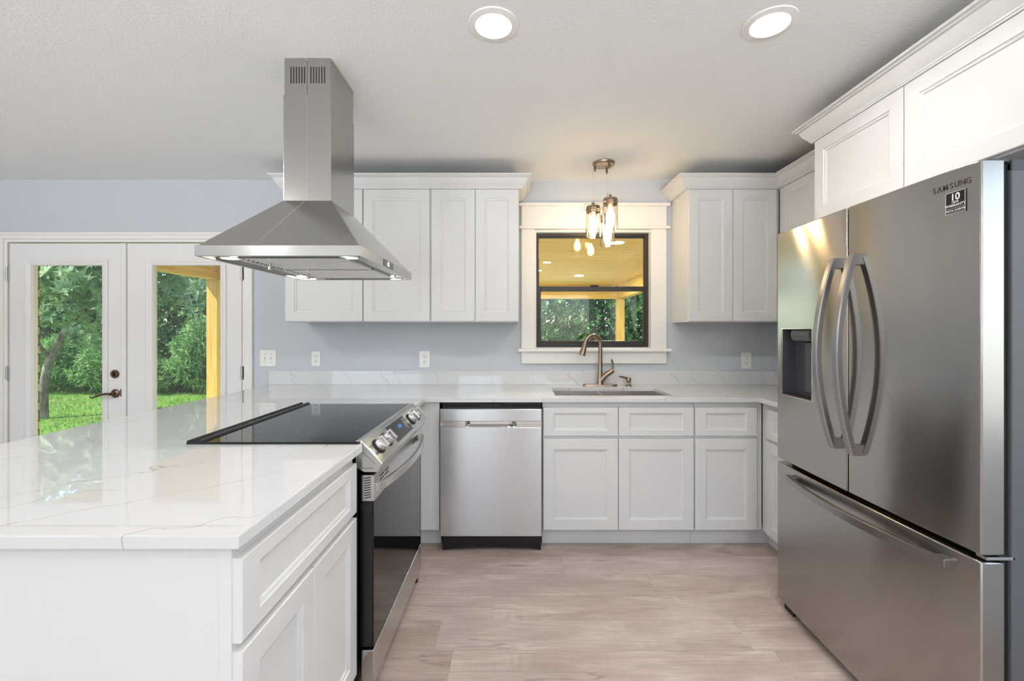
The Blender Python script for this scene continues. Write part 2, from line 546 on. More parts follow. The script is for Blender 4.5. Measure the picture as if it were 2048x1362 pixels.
class B:
    def __init__(self):
        self.bm = bmesh.new()

    def face(self, vs):
        try:
            return self.bm.faces.new(vs)
        except ValueError:
            return None

    def box(self, x0, x1, y0, y1, z0, z1):
        v = [self.bm.verts.new(p) for p in ((x0, y0, z0), (x1, y0, z0), (x1, y1, z0), (x0, y1, z0),
                                            (x0, y0, z1), (x1, y0, z1), (x1, y1, z1), (x0, y1, z1))]
        for f in ((0, 3, 2, 1), (4, 5, 6, 7), (0, 1, 5, 4), (1, 2, 6, 5), (2, 3, 7, 6), (3, 0, 4, 7)):
            self.face([v[i] for i in f])
        return self

    def loops(self, rings, closed_ends=True, close_ring=True):
        """bridge successive rings (lists of points of equal length)"""
        R = [[self.bm.verts.new(p) for p in r] for r in rings]
        n = len(R[0])
        for a, b in zip(R[:-1], R[1:]):
            for i in range(n if close_ring else n - 1):
                j = (i + 1) % n
                self.face([a[i], a[j], b[j], b[i]])
        if closed_ends:
            self.face(R[0][::-1])
            self.face(R[-1])
        return R

    def prism(self, poly, axis, a0, a1):
        """extrude a 2D polygon along an axis; the polygon is (y,z) for x, (x,z) for y, (x,y) for z"""
        def P(p, a):
            return {'x': (a, p[0], p[1]), 'y': (p[0], a, p[1]), 'z': (p[0], p[1], a)}[axis]
        self.loops([[P(p, a0) for p in poly], [P(p, a1) for p in poly]])
        return self

    def tube(self, path, r, seg=12, caps=True, up=None, prof=None):
        """round (or given-profile) tube along a path; r may be a list"""
        pts = [Vector(p) for p in path]
        rs = r if isinstance(r, (list, tuple)) else [r] * len(pts)
        T = []
        for i in range(len(pts)):
            a = pts[max(i - 1, 0)]
            b = pts[min(i + 1, len(pts) - 1)]
            T.append((b - a).normalized())
        u = Vector(up) if up else (Vector((0, 0, 1)) if abs(T[0].z) < 0.9 else Vector((1, 0, 0)))
        rings = []
        for p, t, rr in zip(pts, T, rs):
            n = (u - t * u.dot(t))
            if n.length < 1e-6:
                n = t.orthogonal()
            n.normalize()
            b = t.cross(n)
            u = n if up is None else u
            if prof:
                rings.append([p + n * (q[0] * rr) + b * (q[1] * rr) for q in prof])
            else:
                rings.append([p + n * (math.cos(2 * PI * k / seg) * rr) + b * (math.sin(2 * PI * k / seg) * rr) for k in range(seg)])
        self.loops(rings, caps)
        return self

    def cyl(self, p0, p1, r0, r1=None, seg=24):
        return self.tube([p0, p1], [r0, r0 if r1 is None else r1], seg)

    def lathe(self, prof, c=(0, 0, 0), axis=(0, 0, 1), seg=32, closed=True):
        """prof = [(radius, height)] turned about an axis through c"""
        ax = Vector(axis).normalized()
        n = ax.orthogonal().normalized()
        b = ax.cross(n)
        c = Vector(c)
        rings = [[c + ax * h + (n * math.cos(2 * PI * k / seg) + b * math.sin(2 * PI * k / seg)) * max(r, 1e-5) for k in range(seg)] for r, h in prof]
        self.loops(rings, closed)
        return self

    def frame(self, T, w, h, s, sv, t):
        """rectangular frame of thickness t in the plane given by T"""
        for (u0, u1, v0, v1) in ((0, s, 0, h), (w - s, w, 0, h), (s, w - s, 0, sv), (s, w - s, h - sv, h)):
            self.tbox(T, u0, u1, v0, v1, 0, t)
        return self

    def tbox(self, T, u0, u1, v0, v1, w0, w1):
        v = [self.bm.verts.new(T(*p)) for p in ((u0, v0, w0), (u1, v0, w0), (u1, v1, w0), (u0, v1, w0),
                                                (u0, v0, w1), (u1, v0, w1), (u1, v1, w1), (u0, v1, w1))]
        for f in ((0, 3, 2, 1), (4, 5, 6, 7), (0, 1, 5, 4), (1, 2, 6, 5), (2, 3, 7, 6), (3, 0, 4, 7)):
            self.face([v[i] for i in f])
        return self

    def rings(self, T, w, h, spec):
        """nested rectangles (inset_u, inset_v, depth): doors, drawers, trays"""
        R = []
        for iu, iv, d in spec:
            R.append([T(iu, iv, d), T(w - iu, iv, d), T(w - iu, h - iv, d), T(iu, h - iv, d)])
        self.loops(R)
        return self

    def shaker(self, T, w, h, s=0.062, sv=None, t=0.02):
        sv = s if sv is None else sv
        return self.rings(T, w, h, [(0, 0, 0), (0, 0, t - 0.0025), (0.0025, 0.0025, t), (s, sv, t), (s + 0.002, sv + 0.002, t - 0.004),
                                    (s + 0.011, sv + 0.011, t - 0.0065), (s + 0.013, sv + 0.013, t - 0.011)])

    def crown(self, path, prof, side=1, cap=True):
        """sweep a (out, z) profile along a horizontal polyline with mitred corners; out is to the right of the path for side=1"""
        P = [Vector((p[0], p[1])) for p in path]
        N = []
        for a, b in zip(P[:-1], P[1:]):
            d = (b - a).normalized()
            N.append(Vector((d.y, -d.x)) * side)
        rings = []
        for i, p in enumerate(P):
            if i == 0:
                m = N[0]
            elif i == len(P) - 1:
                m = N[-1]
            else:
                m = (N[i - 1] + N[i])
                m = m / (m.dot(N[i]))
            rings.append([(p.x + m.x * o, p.y + m.y * o, z) for o, z in prof])
        self.loops(rings, cap)
        return self


def TY(x0, y0, z0):
    """front facing the camera (-Y)"""
    return lambda u, v, w: (x0 + u, y0 - w, z0 + v)


def TXp(x0, y0, z0):
    """front facing +X, u runs along +Y"""
    return lambda u, v, w: (x0 + w, y0 + u, z0 + v)


def TXm(x0, y0, z0):
    """front facing -X, u runs along +Y"""
    return lambda u, v, w: (x0 - w, y0 + u, z0 + v)


def origin_of(o):
    v = Vector((0, 0, 0))
    while o is not None:
        v += o.location
        o = o.parent
    return v


def obj(name, b, mat, parent=None, loc=None, bev=0.0, smooth=None, seg=2, label=None):
    bm = b.bm
    bmesh.ops.recalc_face_normals(bm, faces=bm.faces[:])
    me = bpy.data.meshes.new(name)
    off = origin_of(parent) if parent is not None else Vector(loc or (0, 0, 0))
    bmesh.ops.translate(bm, verts=bm.verts[:], vec=-off)
    bm.to_mesh(me)
    bm.free()
    if smooth:
        me.polygons.foreach_set('use_smooth', [True] * len(me.polygons))
        me.set_sharp_from_angle(angle=math.radians(smooth))
    me.materials.append(mat if not isinstance(mat, str) else M[mat])
    o = bpy.data.objects.new(name, me)
    COL.objects.link(o)
    if parent is not None:
        o.parent = parent
    elif loc is not None:
        o.location = loc
    if bev:
        md = o.modifiers.new('bevel', 'BEVEL')
        md.width = bev
        md.segments = seg
        md.limit_method = 'ANGLE'
        md.angle_limit = math.radians(40)
    if label:
        o['label'] = label
    return o


def thing(name, label, cat, loc=(0, 0, 0), group=None, kind=None):
    o = bpy.data.objects.new(name, None)
    COL.objects.link(o)
    o.location = loc
    o.empty_display_size = 0.1
    tag(o, label, cat, group, kind)
    return o


def tag(o, label, cat, group=None, kind=None):
    o['label'] = label
    o['category'] = cat
    if group:
        o['group'] = group
    if kind:
        o['kind'] = kind
    return o


def struct(name, b, mat, label=None, parent=None, **kw):
    o = obj(name, b, mat, parent, **kw)
    if parent is None:
        o['kind'] = 'structure'
        if label:
            o['label'] = label
    return o


def struct_empty(name, loc, label=None):
    o = bpy.data.objects.new(name, None)
    COL.objects.link(o)
    o.location = loc
    o['kind'] = 'structure'
    if label:
        o['label'] = label
    return o


def copy_thing(root, loc, label=None, group=None):
    r = root.copy()
    COL.objects.link(r)
    r.location = loc
    if label:
        r['label'] = label
    if group:
        r['group'] = group

    def rec(a, b):
        for ch in list(a.children):
            c = ch.copy()
            COL.objects.link(c)
            c.parent = b
            rec(ch, c)
    rec(root, r)
    return r


def text_obj(name, s, size, parent, mat, loc, xdir, ydir, depth=0.0004, align='CENTER', bold=0.0, xscale=1.0, spacing=1.0):
    cu = bpy.data.curves.new(name, 'FONT')
    cu.body = s
    cu.size = size
    cu.extrude = depth
    cu.offset = bold
    cu.align_x = align
    cu.align_y = 'CENTER'
    cu.space_character = spacing
    tmp = bpy.data.objects.new(name + '_curve', cu)
    COL.objects.link(tmp)
    bpy.context.view_layer.update()
    dg = bpy.context.evaluated_depsgraph_get()
    me = bpy.data.meshes.new_from_object(tmp.evaluated_get(dg))
    bpy.data.objects.remove(tmp)
    bpy.data.curves.remove(cu)
    x = Vector(xdir).normalized()
    y = Vector(ydir).normalized()
    z = x.cross(y)
    m = Matrix.Identity(4)
    for i in range(3):
        m[i][0] = x[i] * xscale
        m[i][1] = y[i]
        m[i][2] = z[i]
        m[i][3] = loc[i] - origin_of(parent)[i]
    me.transform(m)
    me.materials.clear()
    me.materials.append(M[mat])
    o = bpy.data.objects.new(name, me)
    COL.objects.link(o)
    o.parent = parent
    return o


def arc(c, r, a0, a1, n, plane='xz', k=0.0):
    out = []
    for i in range(n + 1):
        a = math.radians(a0 + (a1 - a0) * i / n)
        u, v = r * math.cos(a), r * math.sin(a)
        out.append({'xz': (c[0] + u, c[1], c[2] + v), 'xy': (c[0] + u, c[1] + v, c[2]), 'yz': (c[0], c[1] + u, c[2] + v)}[plane])
    return out


# ------------------------------------------------------------------ the room
WB = 3.265          # back wall plane
WR = 2.09           # wall behind the fridge
WL = -4.6
CZ = 2.44
DX0, DX1, DZ1 = -3.81, -2.03, 1.985      # French door opening
WX0, WX1, WZ0, WZ1 = 0.135, 1.01, 1.19, 2.062   # window opening

struct('floor', B().box(WL - 0.15, WR + 0.15, REAR_Y - 0.15, WB + 0.2, -0.12, 0.0), 'floor', 'grey brown oak plank floor')
struct('ceiling', B().box(WL - 0.15, WR + 0.15, REAR_Y - 0.15, WB + 0.25, CZ, CZ + 0.12), 'ceiling', 'white textured ceiling')


def wall_with_openings(x0, x1, y0, y1, z0, z1, holes):
    b = B()
    xs = sorted({x0, x1, *[h[0] for h in holes], *[h[1] for h in holes]})
    zs = sorted({z0, z1, *[h[2] for h in holes], *[h[3] for h in holes]})

    def solid(i, j):
        if i < 0 or j < 0 or i >= len(xs) - 1 or j >= len(zs) - 1:
            return False
        cx, cz = (xs[i] + xs[i + 1]) / 2, (zs[j] + zs[j + 1]) / 2
        return not any(h[0] < cx < h[1] and h[2] < cz < h[3] for h in holes)
    V = {}

    def v(x, y, z):
        k = (round(x, 5), round(y, 5), round(z, 5))
        if k not in V:
            V[k] = b.bm.verts.new(k)
        return V[k]
    for i in range(len(xs) - 1):
        for j in range(len(zs) - 1):
            if not solid(i, j):
                continue
            a, c, d, e = xs[i], xs[i + 1], zs[j], zs[j + 1]
            b.face([v(a, y0, d), v(c, y0, d), v(c, y0, e), v(a, y0, e)])
            b.face([v(a, y1, d), v(a, y1, e), v(c, y1, e), v(c, y1, d)])
            if not solid(i - 1, j):
                b.face([v(a, y0, d), v(a, y0, e), v(a, y1, e), v(a, y1, d)])
            if not solid(i + 1, j):
                b.face([v(c, y0, d), v(c, y1, d), v(c, y1, e), v(c, y0, e)])
            if not solid(i, j - 1):
                b.face([v(a, y0, d), v(a, y1, d), v(c, y1, d), v(c, y0, d)])
            if not solid(i, j + 1):
                b.face([v(a, y0, e), v(c, y0, e), v(c, y1, e), v(a, y1, e)])
    return b


struct('wall_back', wall_with_openings(WL - 0.15, WR + 0.15, WB, WB + 0.13, 0, CZ, [(DX0, DX1, 0, DZ1), (WX0, WX1, WZ0, WZ1)]),
       'wall', 'pale blue grey wall behind the sink and French doors')
b = wall_with_openings(REAR_Y - 0.15, WB, -WR - 0.15, -WR, 0, CZ, [SIDE_OPENING])
bmesh.ops.rotate(b.bm, verts=b.bm.verts[:], cent=(0, 0, 0), matrix=Matrix.Rotation(PI / 2, 3, 'Z'))
struct('wall_right', b, 'wall', 'pale blue grey wall behind the refrigerator')
struct('wall_left', B().box(WL - 0.15, WL, REAR_Y - 0.15, WB, 0, CZ), 'wall', 'side wall of the living area')
struct('wall_front', wall_with_openings(WL, WR, REAR_Y - 0.15, REAR_Y, 0, CZ, REAR_WINDOWS), 'backwall', 'wall behind the camera')
# brick skin outside
struct('wall_outside', wall_with_openings(WL - 2.0, WR + 2.0, WB + 0.165, WB + 0.225, -0.35, 2.7,
                                          [(DX0 + 0.005, DX1 - 0.02, -0.02, DZ1 + 0.05), (WX0 - 0.02, WX1 + 0.02, WZ0 - 0.03, WZ1 + 0.03)]), 'brick', 'tan brick outer wall')
b = B()
b.box(WL, DX0 - 0.075, WB - 0.014, WB, 0, 0.1)
b.box(DX1 + 0.07, -1.85, WB - 0.014, WB, 0, 0.1)
struct('baseboard_back', b, 'trim', 'white baseboard', bev=0.003)

# ------------------------------------------------------------------ French doors
t1 = struct_empty('trim_1', (-2.92, WB, 0), 'white casing around the French doors')
b = B()
# casing: stepped profile, two legs and a head
for (x0, x1, z0, z1) in ((DX0 - 0.075, DX0 - 0.012, 0, DZ1 + 0.012), (DX1 + 0.008, DX1 + 0.066, 0, DZ1 + 0.012)):
    b.box(x0, x1, WB - 0.012, WB, z0, z1)
b.box(DX0 - 0.075, DX1 + 0.066, WB - 0.012, WB, DZ1 + 0.012, DZ1 + 0.062)
b.box(DX0 - 0.075, DX0 - 0.055, WB - 0.02, WB - 0.012, 0, DZ1 + 0.062)
b.box(DX1 + 0.046, DX1 + 0.066, WB - 0.02, WB - 0.012, 0, DZ1 + 0.062)
b.box(DX0 - 0.055, DX1 + 0.046, WB - 0.02, WB - 0.012, DZ1 + 0.042, DZ1 + 0.062)
obj('door_casing', b, 'trim', t1, bev=0.003)
b = B()
b.box(DX0 - 0.012, DX0 + 0.012, WB - 0.004, WB + 0.14, 0, DZ1 + 0.012)
b.box(DX1 - 0.014, DX1 + 0.008, WB - 0.004, WB + 0.14, 0, DZ1 + 0.012)
b.box(DX0 + 0.012, DX1 - 0.014, WB - 0.004, WB + 0.14, DZ1 - 0.010, DZ1 + 0.012)
obj('door_jamb', b, 'trim', t1, bev=0.002)
obj('threshold', B().box(DX0 + 0.012, DX1 - 0.014, WB, WB + 0.14, 0, 0.016), 'hinge', t1)


def french_door(name, x0, x1, gx0, gx1, label, hinge_x):
    z0, z1 = 0.02, 1.966
    gz0, gz1 = 0.24, 1.805
    y0, y1 = WB + 0.004, WB + 0.048
    r = struct_empty(name, ((x0 + x1) / 2, WB + 0.02, 0), label)
    b = B()
    b.box(x0, gx0, y0, y1, z0, z1).box(gx1, x1, y0, y1, z0, z1).box(gx0, gx1, y0, y1, z0, gz0).box(gx0, gx1, y0, y1, gz1, z1)
    obj('slab', b, 'door', r)
    T = TY(gx0 - 0.045, y0, gz0 - 0.045)
    w, h = gx1 - gx0 + 0.09, gz1 - gz0 + 0.09
    b = B()
    # lip frame around the glass, bead profile
    R = []
    for i, d in ((0, 0), (0.0, 0.009), (0.010, 0.013), (0.022, 0.011), (0.030, 0.006), (0.044, 0.003), (0.048, -0.016)):
        R.append([T(i, i, d), T(w - i, i, d), T(w - i, h - i, d), T(i, h - i, d)])
    b.loops(R, closed_ends=False)
    obj('glazing_frame', b, 'door', r)
    obj('pane', B().box(gx0 - 0.003, gx1 + 0.003, y0 + 0.018, y0 + 0.026, gz0 - 0.003, gz1 + 0.003), 'glass', r)
    for zc in (0.27, 1.0, 1.74):
        hb = B()
        hb.cyl((hinge_x, WB - 0.006, zc - 0.05), (hinge_x, WB - 0.006, zc + 0.05), 0.0065, seg=12)
        hb.box(hinge_x - 0.013, hinge_x + 0.013, WB - 0.004, WB + 0.004, zc - 0.05, zc + 0.05)
        for k in (-0.03, -0.01, 0.01, 0.03):
            hb.cyl((hinge_x, WB - 0.006, zc + k - 0.001), (hinge_x, WB - 0.006, zc + k + 0.001), 0.0075, seg=12)
        obj('hinge', hb, 'hinge', r, smooth=40)
    return r


d1 = french_door('door_1', -3.787, -2.938, -3.625, -3.094, 'white glazed French door with bronze lever handle', -3.798)
d2 = french_door('door_2', -2.914, -2.054, -2.722, -2.212, 'white glazed French door beside the switch plate', -2.046)
b = B().box(-2.944, -2.908, WB - 0.012, WB + 0.002, 0.02, 1.966)
obj('astragal', b, 'door', d2, bev=0.003)
hx, hz = -2.995, H - (787 - 660) / 268.0
b = B().lathe([(0.0, 0.0), (0.032, 0.0), (0.033, 0.004), (0.030, 0.009), (0.012, 0.013), (0.011, 0.04), (0.0, 0.042)], (hx, WB + 0.004, hz), (0, -1, 0), 32)
lever = obj('lever_handle', b, 'bronze', d1, smooth=50)
pth = [(hx, WB - 0.038, hz), (hx - 0.03, WB - 0.042, hz + 0.003), (hx - 0.07, WB - 0.044, hz - 0.004), (hx - 0.105, WB - 0.044, hz - 0.018),
       (hx - 0.13, WB - 0.042, hz - 0.026), (hx - 0.147, WB - 0.040, hz - 0.024), (hx - 0.153, WB - 0.040, hz - 0.018)]
obj('lever', B().tube(pth, [0.010, 0.009, 0.009, 0.007, 0.0055, 0.005, 0.003], 12), 'bronze', lever, smooth=60)
dz = H - (748 - 660) / 268.0
b = B().lathe([(0.0, 0.0), (0.031, 0.0), (0.032, 0.006), (0.027, 0.013), (0.0, 0.015)], (hx - 0.003, WB + 0.004, dz), (0, -1, 0), 32)
bolt = obj('deadbolt', b, 'bronze', d1, smooth=50)
obj('thumb_turn', B().box(hx - 0.008, hx + 0.001, WB - 0.028, WB - 0.010, dz - 0.017, dz + 0.017), 'bronze', bolt, bev=0.003)
obj('latch_plate', B().box(-2.946, -2.937, WB - 0.0145, WB - 0.006, hz - 0.02, hz + 0.035), 'bronze', d1, bev=0.001)

# ------------------------------------------------------------------ window over the sink
w1 = struct_empty('window_1', ((WX0 + WX1) / 2, WB, WZ0), 'dark framed sash window over the sink with white craftsman trim')
yf = WB + 0.045
b = B()
ox0, ox1, oz0, oz1 = 0.137, 1.008, 1.192, 2.06
b.box(WX0 - 0.001, WX0 + 0.012, WB - 0.004, WB + 0.13, WZ0, WZ1).box(WX1 - 0.012, WX1 + 0.001, WB - 0.004, WB + 0.13, WZ0, WZ1)
b.box(WX0 + 0.012, WX1 - 0.012, WB - 0.004, WB + 0.13, WZ1 - 0.012, WZ1 + 0.001)
obj('window_jamb', b, 'trim', w1)


def wpx(x, y, Y):
    return ((x - 1033) * Y / FPX, H - (y - 660) * Y / FPX)


Yw = yf
fx0, fz1 = wpx(1069, 464, Yw)
fx1, fz0 = wpx(1298, 696, Yw)
fx0, fx1 = max(fx0, WX0 + 0.012), min(fx1, WX1 - 0.012)
fz1, fz0 = min(fz1, WZ1 - 0.012), max(fz0, WZ0)
b = B().frame(TY(fx0, Yw + 0.06, fz0), fx1 - fx0, fz1 - fz0, 0.022, 0.020, 0.06)
obj('window_frame', b, 'bronzeframe', w1, bev=0.002)
mz = wpx(0, 579, Yw)[1]
us = obj('upper_sash', B().frame(TY(fx0 + 0.018, Yw + 0.05, mz - 0.012), fx1 - fx0 - 0.036, fz1 - mz - 0.004, 0.008, 0.012, 0.02), 'bronzeframe', w1, bev=0.001)
obj('pane', B().box(fx0 + 0.024, fx1 - 0.024, Yw + 0.036, Yw + 0.041, mz, fz1 - 0.022), 'glass', us)
ls = obj('lower_sash', B().frame(TY(fx0 + 0.016, Yw + 0.028, fz0 + 0.014), fx1 - fx0 - 0.032, mz + 0.024 - fz0 - 0.014, 0.022, 0.034, 0.024), 'bronzeframe', w1, bev=0.003)
obj('pane', B().box(fx0 + 0.034, fx1 - 0.034, Yw + 0.014, Yw + 0.019, fz0 + 0.044, mz - 0.006), 'glass', ls)
obj('sash_lock', B().box(0.56, 0.62, Yw - 0.008, Yw + 0.012, mz + 0.024, mz + 0.034), 'bronzeframe', w1, bev=0.003)
s_ = WB - 0.02
cx = lambda px: (px - 1033) * s_ / FPX
cz = lambda py: H - (py - 660) * s_ / FPX
b = B()
b.box(cx(1043), cx(1070), s_, WB, cz(697), cz(458)).box(cx(1302), cx(1333), s_, WB, cz(697), cz(458))
obj('side_casing', b, 'trim', w1, bev=0.002)
obj('head_casing', B().box(cx(1043), cx(1333), s_ - 0.002, WB, cz(452), cz(412.5)), 'trim', w1, bev=0.002)
obj('head_fillet', B().box(cx(1039), cx(1340), s_ - 0.016, WB, cz(458), cz(452)), 'trim', w1, bev=0.003)
obj('head_cap', B().box(cx(1038), cx(1340), s_ - 0.016, WB, cz(412.5), cz(406)), 'trim', w1, bev=0.003)
obj('window_sill', B().box(cx(1037), cx(1341), s_ - 0.03, WB + 0.05, cz(703), cz(697)), 'trim', w1, bev=0.003)
obj('apron', B().box(cx(1043), cx(1333), s_, WB, cz(727), cz(703)), 'trim', w1, bev=0.002)

# ------------------------------------------------------------------ worktop and backsplash
CT0, CT1 = 0.886, 0.914
CF = 2.617                    # front edge of the back run
PX = -0.548                   # aisle edge of the peninsula
PY = 0.863                    # near edge of the peninsula
RY0, RY1 = 1.558, 2.355       # range slot
SK = (0.243, 0.977, 2.712, 3.10)


def worktop():
    b = B()
    xs = [-1.84, -1.165, PX, SK[0], SK[1], 1.452, WR]
    ys = [PY, RY0, 2.17, RY1, CF, SK[2], SK[3], WB]

    def solid(i, j):
        if i < 0 or j < 0 or i >= len(xs) - 1 or j >= len(ys) - 1:
            return False
        x, y = (xs[i] + xs[i + 1]) / 2, (ys[j] + ys[j + 1]) / 2
        if SK[0] < x < SK[1] and SK[2] < y < SK[3]:
            return False
        if y > CF:
            return True
        if x < PX:
            return not (x > -1.165 and RY0 < y < RY1)
        return x > 1.452 and y > 2.17
    V = {}

    def v(x, y, z):
        k = (round(x, 5), round(y, 5), round(z, 5))
        if k not in V:
            V[k] = b.bm.verts.new(k)
        return V[k]
    for i in range(len(xs) - 1):
        for j in range(len(ys) - 1):
            if not solid(i, j):
                continue
            a, c, d, e = xs[i], xs[i + 1], ys[j], ys[j + 1]
            for z in (CT0, CT1):
                b.face([v(a, d, z), v(c, d, z), v(c, e, z), v(a, e, z)])
            for (p, q, ok) in (((a, d), (a, e), solid(i - 1, j)), ((c, d), (c, e), solid(i + 1, j)),
                               ((a, d), (c, d), solid(i, j - 1)), ((a, e), (c, e), solid(i, j + 1))):
                if not ok:
                    b.face([v(*p, CT0), v(*q, CT0), v(*q, CT1), v(*p, CT1)])
    return b


wt = obj('countertop', worktop(), 'quartz', bev=0.003, loc=(0, 2.9, CT0))
tag(wt, 'white quartz countertop with thin grey veins running round range and sink', 'countertop')
bs = obj('backsplash', B().box(-1.84, WR, WB - 0.02, WB, CT1, CT1 + 0.103), 'quartz', bev=0.002, loc=(0, WB - 0.01, CT1))
tag(bs, 'low veined quartz backsplash strip along the wall behind the sink', 'backsplash')

# ------------------------------------------------------------------ base cabinets
FY = 2.66            # face frame plane of the back run (door fronts sit 2 cm proud)
ZD0, ZD1, ZR0, ZR1 = 0.112, 0.662, 0.680, 0.853      # door and drawer heights
KY = 2.711


def base_cabinet_back(label, x0, x1, fronts, body_x1=None):
    """fronts: list of (kind, u0, u1)"""
    r = thing('base_cabinet', label, 'cabinet', ((x0 + x1) / 2, 2.95, 0))
    bx1 = body_x1 or x1
    obj('body', B().box(x0, bx1, FY, WB - 0.004, 0.105, CT0 - 0.09 if False else CT0), 'white', r, bev=0.001)
    obj('toe_kick', B().box(x0, bx1 + (0.075 if body_x1 is None else 0), KY, KY + 0.015, 0.0, 0.105), 'white', r)
    for kind, u0, u1 in fronts:
        if kind == 'door':
            obj('door', B().shaker(TY(u0, FY, ZD0), u1 - u0, ZD1 - ZD0), 'white', r)
        else:
            obj('drawer', B().shaker(TY(u0, FY, ZR0), u1 - u0, ZR1 - ZR0, 0.062, 0.034), 'white', r)
    return r


def sink_cabinet():
    x0, x1 = 0.158, 1.074
    r = thing('base_cabinet', 'white double door shaker base cabinet under the sink', 'cabinet', ((x0 + x1) / 2, 2.95, 0))
    b = B()
    b.box(x0, x0 + 0.02, FY, WB - 0.004, 0.105, CT0).box(x1 - 0.02, x1, FY, WB - 0.004, 0.105, CT0)
    b.box(x0 + 0.02, x1 - 0.02, FY, FY + 0.02, 0.105, CT0).box(x0 + 0.02, x1 - 0.02, WB - 0.02, WB - 0.004, 0.105, CT0)
    b.box(x0 + 0.02, x1 - 0.02, FY + 0.02, WB - 0.02, 0.105, 0.125)
    obj('body', b, 'white', r)
    obj('toe_kick', B().box(x0, x1, KY, KY + 0.015, 0.0, 0.105), 'white', r)
    for u0, u1 in ((0.162, 0.614), (0.6175, 1.069)):
        obj('door', B().shaker(TY(u0, FY, ZD0), u1 - u0, ZD1 - ZD0), 'white', r)
        obj('false_drawer', B().shaker(TY(u0, FY, ZR0), u1 - u0, ZR1 - ZR0, 0.062, 0.034), 'white', r)


sink_cabinet()
base_cabinet_back('white single door shaker base cabinet between sink cabinet and corner', 1.076, 1.49,
                  [('door', 1.079, 1.452), ('drawer', 1.079, 1.452)])
# corner filler left of the dishwasher
r = thing('corner_filler', 'white blank filler strip between the range and the dishwasher', 'filler', (-0.54, 2.68, 0))
obj('face', B().box(-0.62, -0.466, 2.642, 2.665, 0.112, CT0), 'white', r, bev=0.001)
obj('filler_strip', B().box(-0.525, -0.518, 2.640, 2.643, 0.112, CT0), 'white', r)
obj('toe_kick', B().box(-0.62, -0.466, KY, KY + 0.015, 0, 0.112), 'white', r)
# run beside the refrigerator
FX = 1.495
r = thing('base_cabinet', 'white base cabinet turned sideways between the corner and the refrigerator', 'cabinet', (1.8, 2.42, 0))
obj('body', B().box(FX, WR - 0.004, 2.185, 2.658, 0.105, CT0), 'white', r)
obj('toe_kick', B().box(FX + 0.065, FX + 0.08, 2.185, 2.71, 0, 0.105), 'white', r)
obj('door', B().shaker(TXm(FX, 2.19, ZD0), 0.40, ZD1 - ZD0), 'white', r)
obj('drawer', B().shaker(TXm(FX, 2.19, ZR0), 0.40, ZR1 - ZR0, 0.062, 0.034), 'white', r)

# peninsula
r = thing('peninsula_cabinet', 'white shaker cabinet at the near end of the peninsula', 'cabinet', (-1.0, 1.2, 0))
PFX = -0.580
obj('body', B().box(-1.19, PFX, 0.905, 1.545, 0.105, CT0), 'white', r)
obj('toe_kick', B().box(PFX - 0.08, PFX - 0.065, 0.905, 1.545, 0, 0.105), 'white', r)
obj('end_panel', B().box(-1.56, -0.607, 0.893, 0.905, 0.0, CT0), 'white', r)
obj('corner_stile', B().box(-0.606, PFX, 0.890, 0.905, 0.0, CT0), 'white', r, bev=0.001)
obj('back_panel', B().box(-1.56, -1.54, 0.905, WB - 0.02, 0.0, CT0), 'white', r)
Yc = 1.214
for u0, u1 in ((0.893, Yc - 0.0015), (Yc + 0.0015, 1.535)):
    obj('door', B().shaker(TXp(PFX, u0, ZD0), u1 - u0, ZD1 - ZD0), 'white', r)
obj('drawer', B().shaker(TXp(PFX, 0.893, ZR0), 1.535 - 0.893, ZR1 - ZR0, 0.062, 0.034), 'white', r)
r = thing('corner_cabinet', 'white blind corner cabinet body under the worktop behind the range', 'cabinet', (-1.0, 2.9, 0))
obj('body', B().box(-1.19, -0.625, 2.40, WB - 0.004, 0.105, CT0), 'white', r)
obj('toe_kick', B().box(-1.1, -0.64, 2.41, WB - 0.02, 0, 0.105), 'white', r)

# ------------------------------------------------------------------ upper cabinets
UY = 2.96            # box front of the upper cabinets
UZ0, UZ1 = 1.378, 2.267


def upper_cabinet(label, x0, x1, doors, group=None):
    r = thing('wall_cabinet', label, 'cabinet', ((x0 + x1) / 2, 3.1, UZ0))
    obj('body', B().box(x0, x1, UY, WB - 0.002, UZ0 - 0.004, 2.30), 'white', r, bev=0.001)
    for u0, u1 in doors:
        obj('door', B().shaker(TY(u0, UY, UZ0), u1 - u0, UZ1 - UZ0), 'white', r)
    return r


upper_cabinet('white shaker wall cabinet half hidden behind the range hood', -1.56, -1.034, [(-1.556, -1.036)])
upper_cabinet('white single door wall cabinet between the hood and the double door cabinet', -1.032, -0.578, [(-1.030, -0.584)])
upper_cabinet('white double door wall cabinet on the hood side of the window', -0.576, 0.016, [(-0.574, -0.279), (-0.276, 0.012)])
upper_cabinet('white double door wall cabinet between the window and the corner', 1.156, 1.775, [(1.159, 1.4545), (1.4575, 1.752)])
# wall cabinet on the fridge wall
r = thing('wall_cabinet', 'white wall cabinet turned sideways above and behind the refrigerator', 'cabinet', (1.93, 2.56, UZ0))
UX = 1.785
obj('body', B().box(UX, WR - 0.002, 2.215, 2.955, UZ0 - 0.004, 2.30), 'white', r)
obj('door', B().shaker(TXm(UX, 2.575, UZ0), 0.36, UZ1 - UZ0), 'white', r)
obj('door', B().shaker(TXm(UX, 2.218, UZ0), 0.354, UZ1 - UZ0), 'white', r)
# cabinet over the fridge
OX = 1.52
r = thing('over_fridge_cabinet', 'deep white double door cabinet mounted above the refrigerator', 'cabinet', (1.8, 1.7, 1.86))
obj('body', B().box(OX, WR - 0.002, 1.185, 2.205, 1.862, 2.30), 'white', r)
obj('door', B().shaker(TXm(OX, 1.6985, 1.868), 0.505, UZ1 - 1.868), 'white', r)
obj('door', B().shaker(TXm(OX, 1.190, 1.868), 0.505, UZ1 - 1.868), 'white', r)
# side panel that carries it on the near side of the fridge is out of frame

